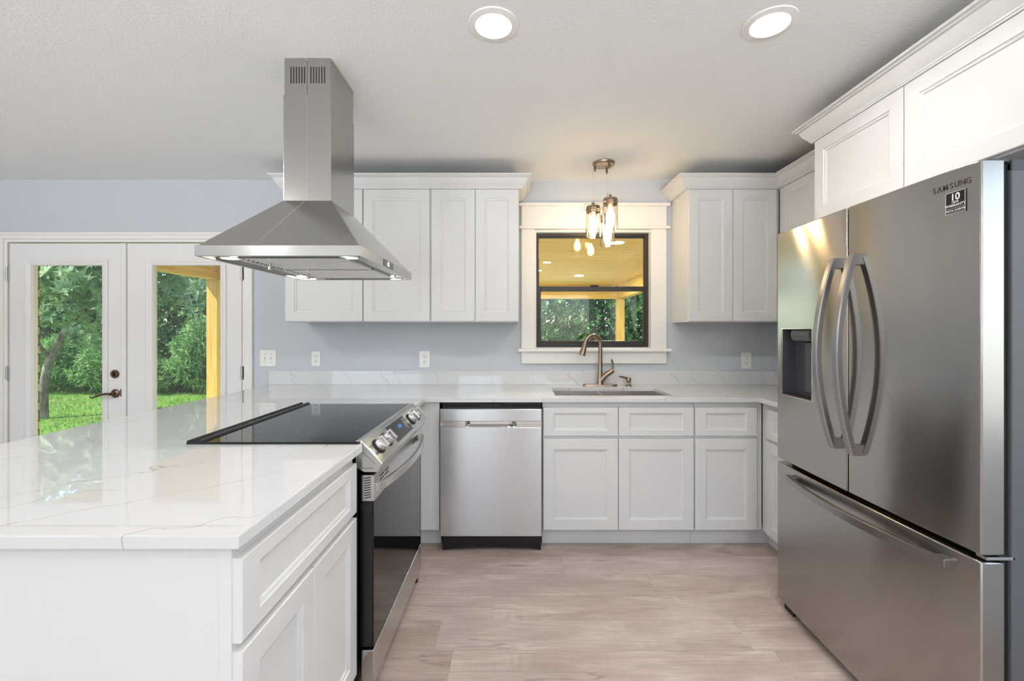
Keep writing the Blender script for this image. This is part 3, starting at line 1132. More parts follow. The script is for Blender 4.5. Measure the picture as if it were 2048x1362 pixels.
CP = [(0.0, 2.2685), (0.023, 2.2685), (0.024, 2.274), (0.028, 2.276), (0.029, 2.282), (0.033, 2.286), (0.041, 2.296), (0.050, 2.309), (0.056, 2.324),
      (0.060, 2.333), (0.068, 2.336), (0.072, 2.341), (0.082, 2.343), (0.082, 2.354), (0.0, 2.354)]
b = B().crown([(-1.56, WB - 0.002), (-1.56, UY), (0.016, UY), (0.016, WB - 0.002)], CP, side=1)
tag(obj('crown_molding', b, 'white', loc=(-0.77, UY, 2.262), smooth=30), 'white crown molding topping the wall cabinets beside the hood', 'molding')
b = B().crown([(1.156, WB - 0.002), (1.156, UY), (UX, UY), (UX, 2.291)], CP, side=1)
tag(obj('crown_molding', b, 'white', loc=(1.5, UY, 2.262), smooth=30), 'white crown molding over the corner wall cabinets beside the window', 'molding')
b = B().crown([(WR - 0.002, 2.205), (OX, 2.205), (OX, 0.45)], CP, side=1)
tag(obj('crown_molding', b, 'white', loc=(OX, 1.3, 2.262), smooth=30), 'white crown molding running along the cabinet above the refrigerator', 'molding')

# ------------------------------------------------------------------ sink, faucet, dispenser
r = thing('kitchen_sink', 'stainless double bowl undermount sink in front of the window', 'sink', (0.61, 2.9, 0.68))
x0, x1, y0, y1 = SK[0] - 0.006, SK[1] + 0.006, SK[2] - 0.006, SK[3] + 0.006
zt, zb = CT0 - 0.0005, 0.69


def bowl(bx0, bx1):
    b = B()
    T = lambda u, v, w: (bx0 + u, y0 + v, w)
    w, h = bx1 - bx0, y1 - y0
    b.rings(T, w, h, [(-0.010, -0.010, zt - 0.002), (-0.010, -0.010, zt), (0, 0, zt), (0.004, 0.004, zb + 0.02), (0.02, 0.02, zb)])
    # keep it an open tray
    bm = b.bm
    bm.faces.ensure_lookup_table()
    top = [f for f in bm.faces if all(abs(v.co.z - (zt - 0.002)) < 1e-5 for v in f.verts)]
    bmesh.ops.delete(bm, geom=top, context='FACES_ONLY')
    return b


for bx0, bx1 in ((x0, 0.563), (0.583, x1)):
    bo = obj('bowl', bowl(bx0, bx1), 'sink', r)
    dr = B().lathe([(0.0, 0.002), (0.03, 0.002), (0.042, 0.004), (0.045, 0.0), (0.0, 0.0)], ((bx0 + bx1) / 2, 2.93, zb + 0.001))
    obj('drain', dr, 'polished', bo, smooth=40)
obj('divider', B().box(0.561, 0.585, y0 - 0.004, y1 + 0.004, zb + 0.02, zt - 0.004), 'sink', r, bev=0.004)

FX_, FYY = 0.607, 3.178
r = thing('faucet', 'brushed nickel gooseneck kitchen faucet standing behind the sink', 'faucet', (FX_, FYY, CT1))
b = B()
pl = []
for k in range(40):
    a = 2 * PI * k / 40
    ex = 0.126 * (abs(math.cos(a)) ** 0.35) * (1 if math.cos(a) >= 0 else -1)
    ey = 0.030 * (abs(math.sin(a)) ** 0.8) * (1 if math.sin(a) >= 0 else -1)
    pl.append((FX_ + ex, FYY + ey))
b.loops([[(p[0], p[1], CT1) for p in pl], [(p[0], p[1], CT1 + 0.008) for p in pl],
         [(FX_ + (p[0] - FX_) * 0.97, FYY + (p[1] - FYY) * 0.9, CT1 + 0.012) for p in pl]])
obj('deck_plate', b, 'nickel', r, smooth=50)
# body: tapering column with goose neck turned a little towards the camera
zt_ = 1.222
path = [(FX_, FYY, CT1 + 0.006), (FX_, FYY, 0.95), (FX_, FYY, 1.0), (FX_ + 0.001, FYY, 1.05), (FX_ + 0.002, FYY, 1.12), (FX_ + 0.002, FYY, zt_ - 0.02)]
rad = [0.026, 0.0225, 0.0195, 0.0165, 0.0148, 0.0145]
R0 = 0.062
dirx, diry = -0.93, -0.36
for i in range(0, 15):
    a = math.radians(180 - i * 12.2)
    q = R0 + R0 * math.cos(a)
    path.append((FX_ + 0.002 + dirx * q, FYY + diry * q, zt_ + R0 * math.sin(a) * 0.92))
    rad.append(0.0145)
obj('spout', B().tube(path, rad, 20, up=(0.36, -0.93, 0)), 'nickel', r, smooth=60)
e = Vector(path[-1])
d = (Vector(path[-1]) - Vector(path[-2])).normalized()
hd = [e - d * 0.004, e + d * 0.004, e + d * 0.03, e + d * 0.065, e + d * 0.092, e + d * 0.097]
obj('spray_head', B().tube(hd, [0.0145, 0.0155, 0.0175, 0.0215, 0.0240, 0.0225], 20), 'nickel', r, smooth=50)
hp = [(FX_ + 0.008, FYY - 0.004, 0.955), (FX_ + 0.03, FYY - 0.010, 0.985), (FX_ + 0.05, FYY - 0.014, 1.002), (FX_ + 0.068, FYY - 0.016, 1.012)]
vb = obj('valve_body', B().tube(hp, [0.022, 0.021, 0.019, 0.0185], 18), 'nickel', r, smooth=60)
lv = [(FX_ + 0.062, FYY - 0.016, 1.010), (FX_ + 0.082, FYY - 0.018, 1.022), (FX_ + 0.092, FYY - 0.018, 1.03)]
obj('valve_cap', B().tube(lv, [0.0185, 0.0185, 0.013], 18), 'nickel', vb, smooth=60)
lv = [(FX_ + 0.086, FYY - 0.018, 1.028), (FX_ + 0.089, FYY - 0.020, 1.055), (FX_ + 0.086, FYY - 0.024, 1.085), (FX_ + 0.078, FYY - 0.028, 1.104), (FX_ + 0.073, FYY - 0.030, 1.108)]
obj('lever', B().tube(lv, [0.010, 0.0085, 0.0075, 0.007, 0.004], 12), 'nickel', vb, smooth=60)

SX, SY = 0.815, 3.178
r = thing('soap_dispenser', 'small brushed nickel soap dispenser beside the faucet', 'dispenser', (SX, SY, CT1))
obj('base', B().lathe([(0.0, 0), (0.024, 0), (0.024, 0.005), (0.015, 0.009), (0.012, 0.02), (0.012, 0.026), (0.0, 0.026)], (SX, SY, CT1)), 'nickel', r, smooth=40)
obj('pump_head', B().lathe([(0.0, 0.026), (0.016, 0.026), (0.018, 0.03), (0.018, 0.056), (0.013, 0.062), (0.0, 0.063)], (SX, SY, CT1)), 'nickel', r, smooth=40)
obj('nozzle', B().tube([(SX - 0.008, SY, CT1 + 0.054), (SX - 0.03, SY - 0.008, CT1 + 0.060), (SX - 0.055, SY - 0.018, CT1 + 0.068), (SX - 0.073, SY - 0.026, CT1 + 0.069),
                       (SX - 0.076, SY - 0.027, CT1 + 0.066)], [0.009, 0.0075, 0.0075, 0.0075, 0.005], 12), 'nickel', r, smooth=60)

# ------------------------------------------------------------------ dishwasher
DWX0, DWX1 = -0.455, 0.150
DY = 2.600
r = thing('dishwasher', 'stainless dishwasher with a pocket handle built in under the worktop', 'dishwasher', ((DWX0 + DWX1) / 2, 2.9, 0))
obj('tub', B().box(DWX0 + 0.008, DWX1 - 0.002, DY + 0.045, 3.2, 0.10, CT0 - 0.004), 'matteblack', r)
obj('top_trim', B().box(DWX0 + 0.012, DWX1 - 0.006, DY + 0.022, DY + 0.045, 0.848, 0.862).box(-0.22, -0.09, DY + 0.02, DY + 0.04, 0.862, 0.880), 'black', r, bev=0.002)
zA, zB2, zC, zD = 0.093, 0.742, 0.777, 0.850
b = B()
b.box(DWX0, DWX1, DY, DY + 0.042, zA, zB2)                         # main door skin
b.box(DWX0, DWX1, DY, DY + 0.042, zC, zD)
hxa, hxb = -0.305, 0.000
door = obj('door', b, 'dish', r, bev=0.003)
# the handle strip with its scooped pocket
n = 24
b = B()
prof_pts = []
rows = []
for i in range(n + 1):
    u = DWX0 + (DWX1 - DWX0) * i / n
    k = max(0.0, min(1.0, (u - hxa) / 0.035, (hxb - u) / 0.035))
    k = k * k * (3 - 2 * k)
    dep = 0.030 * k
    rows.append([(u, DY + 0.002, zC), (u, DY + 0.002 + dep, zC - 0.006), (u, DY + 0.002 + dep, zB2 + 0.012), (u, DY + 0.001 + dep * 0.15, zB2 + 0.004), (u, DY + 0.002, zB2),
                 (u, DY + 0.042, zB2), (u, DY + 0.042, zC)])
b.loops(rows)
obj('handle_pocket', b, 'polished', r, smooth=30)
b = B()
tp = [(DWX0 + 0.010, 0.0), (DWX0 + 0.010, 0.093), (DWX1 - 0.004, 0.093), (DWX1 - 0.004, 0.0)]
pts = [(DWX0 + 0.012, 0.004), (DWX0 + 0.012, 0.098), (DWX1 - 0.004, 0.098), (DWX1 - 0.004, 0.004)]
for i in range(11, 0, -1):
    u = DWX0 + 0.012 + (DWX1 - 0.016 - DWX0) * i / 12
    pts.append((u, 0.004 + 0.018 * math.sin(PI * i / 12) ** 0.6))
b.prism(pts, 'y', DY + 0.020, DY + 0.04)
obj('kick_plate', b, 'black', r)

# ------------------------------------------------------------------ range
r = thing('kitchen_range', 'stainless slide-in electric range with black glass top set into the peninsula', 'range', (-0.85, 1.957, 0))
ry0, ry1 = 1.566, 2.346
obj('body', B().box(-1.15, -0.570, ry0 + 0.004, ry1 - 0.004, 0.05, 0.905), 'black', r, bev=0.002)
ck = obj('cooktop', B().box(-1.112, -0.560, RY0 - 0.006, RY1 + 0.006, CT1 + 0.0005, CT1 + 0.0085), 'blackglass', r, bev=0.002)


def ring_mesh(cx_, cy_, rr, w=0.0012, seg=72):
    b = B()
    z = CT1 + 0.0088
    R = []
    for rad_ in (rr - w, rr + w):
        R.append([(cx_ + rad_ * math.cos(2 * PI * k / seg), cy_ + rad_ * math.sin(2 * PI * k / seg), z) for k in range(seg)])
    b.loops(R, closed_ends=False)
    return b


for cx_, cy_, rr in ((-0.735, 1.765, 0.135), (-0.735, 1.765, 0.083), (-0.985, 1.755, 0.078), (-0.985, 2.16, 0.078), (-0.735, 2.165, 0.108), (-0.955, 1.957, 0.055)):
    obj('burner_ring', ring_mesh(cx_, cy_, rr), 'ring', ck)
# rear vent trim
b = B()
vx0, vx1 = -1.172, -1.112
b.prism([(vx0, CT1 + 0.001), (vx0 + 0.004, CT1 + 0.014), (vx0 + 0.016, CT1 + 0.017), (vx0 + 0.02, CT1 + 0.010), (vx1 - 0.018, CT1 + 0.010), (vx1 - 0.013, CT1 + 0.017),
         (vx1 - 0.003, CT1 + 0.014), (vx1, CT1 + 0.001)], 'y', RY0 - 0.006, RY1 + 0.006)
vt = obj('rear_vent_trim', b, 'black', r)
b = B()
for yy in (1.74, 1.95, 2.16):
    b.box(vx0 + 0.023, vx1 - 0.021, yy - 0.085, yy + 0.085, CT1 + 0.010, CT1 + 0.0115)
obj('vent_slot', b, 'slot', vt)
# slanted control panel
prof = [(-0.575, 0.924), (-0.556, 0.926), (-0.478, 0.842), (-0.497, 0.812), (-0.545, 0.812), (-0.575, 0.83)]
cp = obj('control_panel', B().prism(prof, 'y', ry0 - 0.004, ry1 + 0.004), 'steel', r, bev=0.002)
nrm = Vector((0.926 - 0.842, 0, 0.556 - 0.478)).normalized()
along = Vector((0.078, 0, -0.084)).normalized()
mid = Vector((-0.517, 0, 0.884))


def panel_pt(y, s=0.0, d=0.0):
    p = mid + along * s + nrm * d
    return Vector((p.x, y, p.z))


# side cap plate with its rounded window outline
capb = B()
for yy in (ry0 - 0.0052,):
    capb.box(-0.569, -0.567, yy, yy + 0.001, 0.825, 0.885)
    capb.prism([(-0.567, 0.825), (-0.567, 0.827), (-0.512, 0.827), (-0.512, 0.825)], 'y', yy, yy + 0.001)
    capb.prism([(-0.551, 0.885), (-0.549, 0.887), (-0.502, 0.842), (-0.504, 0.840)], 'y', yy, yy + 0.001)
obj('side_cap_groove', capb, 'handle', cp)
for yk in (1.640, 1.742, 2.140, 2.242):
    b = B().lathe([(0.0, 0.0), (0.031, 0.0), (0.031, 0.004), (0.0275, 0.006), (0.0, 0.006)], panel_pt(yk, 0, 0.0), nrm, 32)
    kb = obj('knob_bezel', b, 'matteblack', cp, smooth=40)
    b = B().lathe([(0.0, 0.006), (0.024, 0.006), (0.0235, 0.020), (0.022, 0.024), (0.0, 0.024)], panel_pt(yk), nrm, 32)
    k = obj('knob', b, 'steel', r, smooth=40)
    b = B()
    # raised grip bar across the knob, tapered
    c0 = panel_pt(yk)
    Yv = Vector((0, 1, 0))
    g = []
    for dd, ww, hh in ((0.022, 0.0105, 0.0245), (0.040, 0.0085, 0.0225)):
        g.append([tuple(c0 + nrm * dd + along * (sx * hh) + Yv * (sy * ww)) for sx, sy in ((-1, -1), (1, -1), (1, 1), (-1, 1))])
    b.loops(g)
    obj('knob_grip', b, 'polished', k, bev=0.002)
# display
b = B()
q = [panel_pt(1.815, -0.040, 0.0006), panel_pt(1.815, 0.040, 0.0006), panel_pt(2.075, 0.040, 0.0006), panel_pt(2.075, -0.040, 0.0006)]
q2 = [p - nrm * 0.0006 for p in q]
b.loops([q2, q])
ds = obj('control_display', b, 'display', cp)
UPV = -along
text_obj('clock_digits', '12:30', 0.022, ds, 'bluedig', panel_pt(1.955, -0.008, 0.0009), (0, 1, 0), UPV, 0.0001)
for i, yy in enumerate((1.86, 1.885, 1.91, 1.995, 2.02)):
    for s in (-0.02, 0.0, 0.02):
        if i > 2 and s < 0.01:
            continue
        b = B()
        q = [panel_pt(yy - 0.004, s - 0.0012, 0.0011), panel_pt(yy + 0.004, s - 0.0012, 0.0011), panel_pt(yy + 0.004, s + 0.0012, 0.0011), panel_pt(yy - 0.004, s + 0.0012, 0.0011)]
        b.loops([[p - nrm * 0.0005 for p in q], q])
        obj('touch_key_mark', b, 'ring', ds)
b = B()
q = [panel_pt(2.03, -0.032, 0.001), panel_pt(2.03, -0.002, 0.001), panel_pt(2.062, -0.002, 0.001), panel_pt(2.062, -0.032, 0.001)]
b.loops([[p - nrm * 0.0005 for p in q], q])
obj('touch_pad', b, 'darkgrey', ds)
# oven door
ODX = -0.512
od = obj('oven_door', B().box(-0.562, ODX - 0.004, ry0 + 0.004, ry1 - 0.004, 0.182, 0.798), 'black', r, bev=0.002)
obj('door_glass', B().box(ODX - 0.004, ODX, ry0 + 0.004, ry1 - 0.004, 0.182, 0.706), 'blackglass', od, bev=0.0015)
obj('door_top_band', B().box(-0.556, ODX + 0.002, ry0 + 0.002, ry1 - 0.002, 0.706, 0.800), 'steel', od, bev=0.002)
for yc in (1.69, 2.21):
    b = B()
    for i in range(2):
        for j in range(2):
            b.box(ODX + 0.0015, ODX + 0.0026, yc - 0.055 + j * 0.062, yc - 0.010 + j * 0.062, 0.772 - i * 0.014, 0.777 - i * 0.014)
    obj('door_vent_slot', b, 'slot', od)
b = B()
for i in range(9):
    z = 0.716 + i * 0.0088
    b.prism([(-0.546, z), (-0.522, z + 0.004), (-0.522, z + 0.0072), (-0.546, z + 0.0032)], 'y', ry0 + 0.0008, ry0 + 0.003)
obj('door_edge_slot', b, 'slot', od)
# bowed handle
hz_ = 0.752
hp = []
for i in range(25):
    f = i / 24
    hp.append((ODX + 0.012 + 0.044 * math.sin(PI * f) ** 0.75, ry0 + 0.02 + (ry1 - ry0 - 0.04) * f, hz_))
sq = [(-0.016, -0.007), (0.016, -0.007), (0.016, 0.007), (-0.016, 0.007)]
hh = obj('door_handle', B().tube(hp, 1.0, up=(0, 0, 1), prof=sq), 'steel', od, bev=0.003)
for yy in (ry0 + 0.028, ry1 - 0.028):
    obj('handle_mount', B().box(ODX, ODX + 0.014, yy - 0.014, yy + 0.014, hz_ - 0.014, hz_ + 0.014), 'steel', hh, bev=0.002)
obj('storage_drawer', B().box(-0.556, ODX, ry0 + 0.002, ry1 - 0.002, 0.042, 0.172), 'steel', r, bev=0.003)
for (lx, ly) in ((-0.535, ry0 + 0.05), (-0.535, ry1 - 0.05), (-1.10, ry0 + 0.05), (-1.10, ry1 - 0.05)):
    obj('leg', B().lathe([(0, 0), (0.018, 0), (0.018, 0.008), (0.010, 0.012), (0.010, 0.052), (0, 0.052)], (lx, ly, 0)), 'matteblack', r, smooth=40)

# ------------------------------------------------------------------ range hood
HX0, HX1, HY0, HY1 = -1.145, -0.555, 1.555, 2.317
HZ0, HZ1, HZ2 = 1.583, 1.622, 1.851
CX0, CX1, CY0, CY1 = -0.955, -0.765, 1.800, 2.050
r = thing('range_hood', 'stainless pyramid island hood hanging from the ceiling over the range', 'range hood', (-0.85, 1.936, HZ0))
b = B()
rect = lambda x0, x1, y0, y1, z: [(x0, y0, z), (x1, y0, z), (x1, y1, z), (x0, y1, z)]
b.loops([rect(HX0 + 0.012, HX1 - 0.012, HY0 + 0.012, HY1 - 0.012, HZ0 + 0.012), rect(HX0 + 0.012, HX1 - 0.012, HY0 + 0.012, HY1 - 0.012, HZ0), rect(HX0, HX1, HY0, HY1, HZ0), rect(HX0, HX1, HY0, HY1, HZ1),
         rect(HX0 + 0.008, HX1 - 0.008, HY0 + 0.008, HY1 - 0.008, HZ1 + 0.002), rect(CX0 - 0.004, CX1 + 0.004, CY0 - 0.004, CY1 + 0.004, HZ2)])
cn = obj('canopy', b, 'hood', r, bev=0.0015)
b = B()
b.tube([(-0.867, CY0 - 0.0045, HZ2), (-0.935, HY0 + 0.0075, HZ1 + 0.002)], 0.0011, 6)
b.box(-0.9455, -0.9445, HY0 - 0.0006, HY0, HZ0 + 0.001, HZ1)
obj('panel_seam', b, 'polished', cn)
ch = obj('lower_chimney', B().box(CX0 - 0.003, CX1 + 0.003, CY0 - 0.003, CY1 + 0.003, HZ2 - 0.001, 2.287), 'hood', r, bev=0.002)
obj('chimney_seam', B().box(-0.8615, -0.8605, CY0 - 0.0037, CY0 - 0.003, HZ2, 2.287), 'polished', ch)
uc = obj('upper_chimney', B().box(CX0, CX1, CY0, CY1, 2.28, CZ - 0.002), 'hood', r, bev=0.0015)
b = B()
for g0 in (-0.930, -0.848):
    for i in range(6):
        b.box(g0 + i * 0.0112, g0 + i * 0.0112 + 0.0042, CY0 - 0.0012, CY0 - 0.0002, 2.335, 2.402)
obj('vent_slot', b, 'slot', uc)
b = B().box(-0.8615, -0.8605, CY0 - 0.0007, CY0, 2.287, CZ - 0.004)
obj('chimney_seam', b, 'slot', uc)
for sx, sy, ax in ((-0.861, CY0, (0, -1, 0)), (CX1, 1.90, (1, 0, 0))):
    obj('screw', B().lathe([(0, 0), (0.004, 0), (0.003, 0.002), (0, 0.0025)], (sx, sy, 2.43), ax, 12), 'polished', uc, smooth=40)
# baffle filters
for fy0, fy1 in ((1.625, 1.928), (1.944, 2.247)):
    fl = obj('baffle_filter', B().frame(lambda u, v, w, fy0=fy0: (-1.035 + u, fy0 + v, HZ0 + 0.011 - w), 0.40, fy1 - fy0, 0.018, 0.012, 0.008), 'hood', r)
    nb = 10
    obj('filter_gap_shade', B().box(-1.017, -0.653, fy0 + 0.012, fy1 - 0.012, HZ0 + 0.0075, HZ0 + 0.0085), 'slot', fl)  # dark sheet standing in for the shade in the gaps between baffles
    for i in range(nb):
        y = fy0 + 0.018 + i * (fy1 - fy0 - 0.036) / (nb - 1)
        b = B()
        b.prism([(y - 0.008, HZ0 + 0.0074), (y - 0.007, HZ0 + 0.0040), (y - 0.004, HZ0 + 0.0030), (y + 0.003, HZ0 + 0.0030), (y + 0.006, HZ0 + 0.0045), (y + 0.007, HZ0 + 0.0074)], 'x', -1.017, -0.653)
        obj('baffle', b, 'steel', fl)
    b = B()
    for i in range(10):
        y = fy0 + 0.02 + i * (fy1 - fy0 - 0.04) / 9
        b.box(-1.030, -1.022, y - 0.006, y + 0.006, HZ0 + 0.0022, HZ0 + 0.0032)
    obj('filter_slot', b, 'slot', fl)
    b = B().lathe([(0, 0), (0.005, 0), (0.005, 0.012), (0.010, 0.013), (0.010, 0.022), (0, 0.022)], (-1.0, (fy0 + fy1) / 2, HZ0 + 0.004), (0, 0, -1), 16)
    obj('filter_knob', b, 'polished', fl, smooth=40)
for lx, ly in ((-1.088, 1.66), (-0.628, 1.645), (-0.655, 2.235), (-1.105, 2.265)):
    b = B().lathe([(0.030, 0.0005), (0.0375, 0.0005), (0.0375, -0.002), (0.030, -0.002)], (lx, ly, HZ0 + 0.010), (0, 0, 1), 32, closed=False)
    rg = obj('lamp_bezel', b, 'hood', r, smooth=40)
    obj('lamp', B().lathe([(0, 0), (0.030, 0), (0.030, -0.002), (0, -0.002)], (lx, ly, HZ0 + 0.010), (0, 0, 1), 32), 'hoodled', rg)
dp = obj('hood_display', B().box(HX1, HX1 + 0.0015, 1.825, 1.965, HZ0 + 0.006, HZ1 - 0.005), 'display', cn)
text_obj('display_digits', '02', 0.026, dp, 'whitedig', (HX1 + 0.0018, 1.89, (HZ0 + HZ1) / 2), (0, 1, 0), (0, 0, 1), 0.0001, bold=0.0004)

# ------------------------------------------------------------------ refrigerator
FRY0, FRY1 = 1.178, 2.100
FRX = 1.252          # door front at the edges
FZ1 = 1.780
FM = 1.641           # split between the two upper doors
r = thing('refrigerator', 'large stainless French door refrigerator with bottom freezer drawer', 'refrigerator', (1.68, 1.64, 0))
obj('case', B().box(1.336, 2.04, FRY0 + 0.002, FRY1 - 0.002, 0.05, FZ1 - 0.005), 'bodygrey', r, bev=0.004)
obj('case_top_trim', B().box(1.336, 1.42, FRY0 + 0.001, FRY1 - 0.001, FZ1 - 0.030, FZ1 + 0.002), 'darkgrey', r, bev=0.003)
obj('gasket', B().box(1.314, 1.338, FRY0 + 0.012, FRY1 - 0.012, 0.05, FZ1 - 0.01), 'matteblack', r)


def front_x(y):
    yc = (FRY0 + FRY1) / 2
    return FRX - 0.010 * (1 - ((y - yc) / ((FRY1 - FRY0) / 2)) ** 2)


def fridge_front(y0, y1, z0, z1, hole=None):
    """convex front slab; hole = (y0,y1,z0,z1,depth) pocket"""
    b = B()
    n = 16
    ys = [y0 + (y1 - y0) * i / n for i in range(n + 1)]
    zs = [z0, z1]
    if hole:
        ys = sorted(set([y for y in ys if not (hole[0] - 0.012 < y < hole[0] + 0.012 or hole[1] - 0.012 < y < hole[1] + 0.012)] + [hole[0], hole[1]]))
        zs = [z0, hole[2], hole[3], z1]
    bm = b.bm
    xb = 1.316
    F = [[bm.verts.new((front_x(y), y, z)) for y in ys] for z in zs]
    K = [[bm.verts.new((xb, y, z)) for y in ys] for z in zs]
    nj, ni = len(zs), len(ys)
    for j in range(nj - 1):
        for i in range(ni - 1):
            b.face([K[j][i], K[j][i + 1], K[j + 1][i + 1], K[j + 1][i]])
            if hole and hole[0] - 1e-6 < (ys[i] + ys[i + 1]) / 2 < hole[1] + 1e-6 and j == 1:
                continue
            b.face([F[j][i], F[j + 1][i], F[j + 1][i + 1], F[j][i + 1]])
    for i in range(ni - 1):
        b.face([F[0][i], F[0][i + 1], K[0][i + 1], K[0][i]])
        b.face([F[-1][i], K[-1][i], K[-1][i + 1], F[-1][i + 1]])
    for j in range(nj - 1):
        b.face([F[j][0], K[j][0], K[j + 1][0], F[j + 1][0]])
        b.face([F[j][-1], F[j + 1][-1], K[j + 1][-1], K[j][-1]])
    return b


HOLE = (1.840, 2.056, 1.018, 1.327)
dl = obj('upper_door', fridge_front(FM + 0.003, FRY1, 0.712, FZ1, HOLE), 'fridge', r, bev=0.004, smooth=30)
dr_ = obj('upper_door', fridge_front(FRY0, FM - 0.003, 0.712, FZ1), 'fridge', r, bev=0.004, smooth=30)
fd = obj('freezer_drawer', fridge_front(FRY0, FRY1, 0.045, 0.693), 'fridge', r, bev=0.004, smooth=30)
# handles


def bow_handle(y, z0, z1, parent, dy):
    pts = []
    for i in range(29):
        f = i / 28
        o = 0.020 + 0.060 * math.sin(PI * f) ** 0.9
        pts.append((front_x(y) - o, y + dy * math.sin(PI * f), z0 + (z1 - z0) * f))
    prof = [(-0.011, -0.012), (0.007, -0.014), (0.011, -0.010), (0.011, 0.010), (0.007, 0.014), (-0.011, 0.012)]
    h = obj('door_handle', B().tube(pts, 1.0, up=(-1, 0, 0), prof=prof), 'handle', parent, smooth=35)
    for zz in (z0 + 0.012, z1 - 0.012):
        obj('handle_mount', B().box(front_x(y) - 0.024, front_x(y) + 0.002, y - 0.011, y + 0.011, zz - 0.02, zz + 0.02), 'handle', h, bev=0.002)


bow_handle(FM + 0.048, 0.872, 1.588, dl, 0.006)
bow_handle(FM - 0.048, 0.872, 1.588, dr_, -0.006)
pts = []
for i in range(29):
    f = i / 28
    y = 1.262 + (1.985 - 1.262) * f
    pts.append((front_x(y) - 0.016 - 0.040 * math.sin(PI * f) ** 0.9, y, 0.648))
hprof = [(-0.013, -0.009), (0.013, -0.009), (0.015, -0.005), (0.015, 0.006), (0.011, 0.010), (-0.013, 0.010)]
hh = obj('drawer_handle', B().tube(pts, 1.0, up=(0, 0, 1), prof=hprof), 'handle', fd, smooth=35)
for yy in (1.275, 1.972):
    obj('handle_mount', B().box(front_x(yy) - 0.02, front_x(yy) + 0.002, yy - 0.018, yy + 0.018, 0.637, 0.660), 'handle', hh, bev=0.002)
# dispenser recess
hy0, hy1, hz0, hz1 = HOLE
b = B()
dpx = 0.055
bm = b.bm
fv = [(front_x(hy0) + 0.0005, hy0, hz0), (front_x(hy1) + 0.0005, hy1, hz0), (front_x(hy1) + 0.0005, hy1, hz1), (front_x(hy0) + 0.0005, hy0, hz1)]
bv = [(FRX + dpx, hy0 + 0.004, hz0 + 0.004), (FRX + dpx, hy1 - 0.004, hz0 + 0.004), (FRX + dpx, hy1 - 0.004, hz1 - 0.004), (FRX + dpx, hy0 + 0.004, hz1 - 0.004)]
b.loops([fv, bv], closed_ends=False)
b.face([bm.verts.new(p) for p in bv])
dsp = obj('water_dispenser', b, 'darkgrey', dl)
b = B()
T = lambda u, v, w: (front_x(hy0) - w, hy0 + u, hz0 + v)
b.frame(T, hy1 - hy0, hz1 - hz0, 0.003, 0.003, 0.0015)
obj('dispenser_rim', b, 'polished', dsp)
obj('dispenser_head', B().prism([(1.262, hz1 - 0.004), (1.258, hz1 - 0.03), (1.266, hz1 - 0.056), (1.3055, hz1 - 0.060), (1.3055, hz1 - 0.004)], 'y', 1.885, 2.012), 'bodygrey', dsp, bev=0.006)
obj('dispenser_paddle', B().box(1.292, 1.304, 1.905, 1.965, hz0 + 0.02, hz1 - 0.06), 'darkgrey', dsp, bev=0.006)
obj('drip_tray', B().box(front_x(1.95) + 0.004, 1.305, hy0 + 0.006, hy1 - 0.006, hz0 + 0.002, hz0 + 0.007), 'bronze', dsp, bev=0.001)
# lettering and sticker on the near door
for ch_, yy in (('S', 1.3055), ('A', 1.2905), ('M', 1.2735), ('S', 1.2565), ('U', 1.2415), ('N', 1.2260), ('G', 1.2105)):
    if ch_ == 'A':                        # drawn without its crossbar
        b = B()
        b.prism([(yy + 0.0068, 1.7245), (yy + 0.0042, 1.7245), (yy, 1.7375), (yy - 0.0042, 1.7245), (yy - 0.0068, 1.7245), (yy - 0.0016, 1.7415), (yy + 0.0016, 1.7415)], 'x', front_x(yy + 0.008) - 0.0008, front_x(yy + 0.008))
        obj('lettering', b, 'printd', dr_)
    else:
        text_obj('lettering', ch_, 0.0235, dr_, 'printd', (front_x(yy + 0.008) - 0.0005, yy, 1.733), (0, -1, 0), (0, 0, 1), 0.0003, bold=0.0003, xscale=0.86)
sy0, sy1, sz0, sz1 = 1.216, 1.272, 1.652, 1.714
sxx = front_x(sy1) - 0.0005
stk = obj('warranty_sticker', B().box(sxx - 0.0004, sxx + 0.003, sy0, sy1, sz0, sz1), 'black', dr_, label='black warranty sticker with white print')
b = B().frame(lambda u, v, w: (sxx - 0.0004 - w, sy0 + u, sz0 + v), sy1 - sy0, sz1 - sz0, 0.001, 0.001, 0.0002)
obj('sticker_border', b, 'printw', stk)
sc = (sy0 + sy1) / 2
for s, size, z, bo, xs in (('10', 0.027, 1.6985, 0.0006, 1.0), ('YEAR', 0.0088, 1.6845, 0.0001, 1.0), ('WARRANTY', 0.0105, 1.6755, 0.0002, 1.0), ('DIGITAL INVERTER', 0.0072, 1.6615, 0.0001, 0.92)):
    text_obj('sticker_print', s, size, stk, 'printw', (sxx - 0.0008, sc, z), (0, -1, 0), (0, 0, 1), 0.0001, bold=bo, xscale=xs)
obj('sticker_rule', B().box(sxx - 0.0007, sxx - 0.0004, sy0 + 0.002, sy1 - 0.002, 1.6678, 1.6684).box(sxx - 0.0007, sxx - 0.0004, sy0 + 0.004, sy1 - 0.004, 1.6560, 1.6565), 'printw', stk)
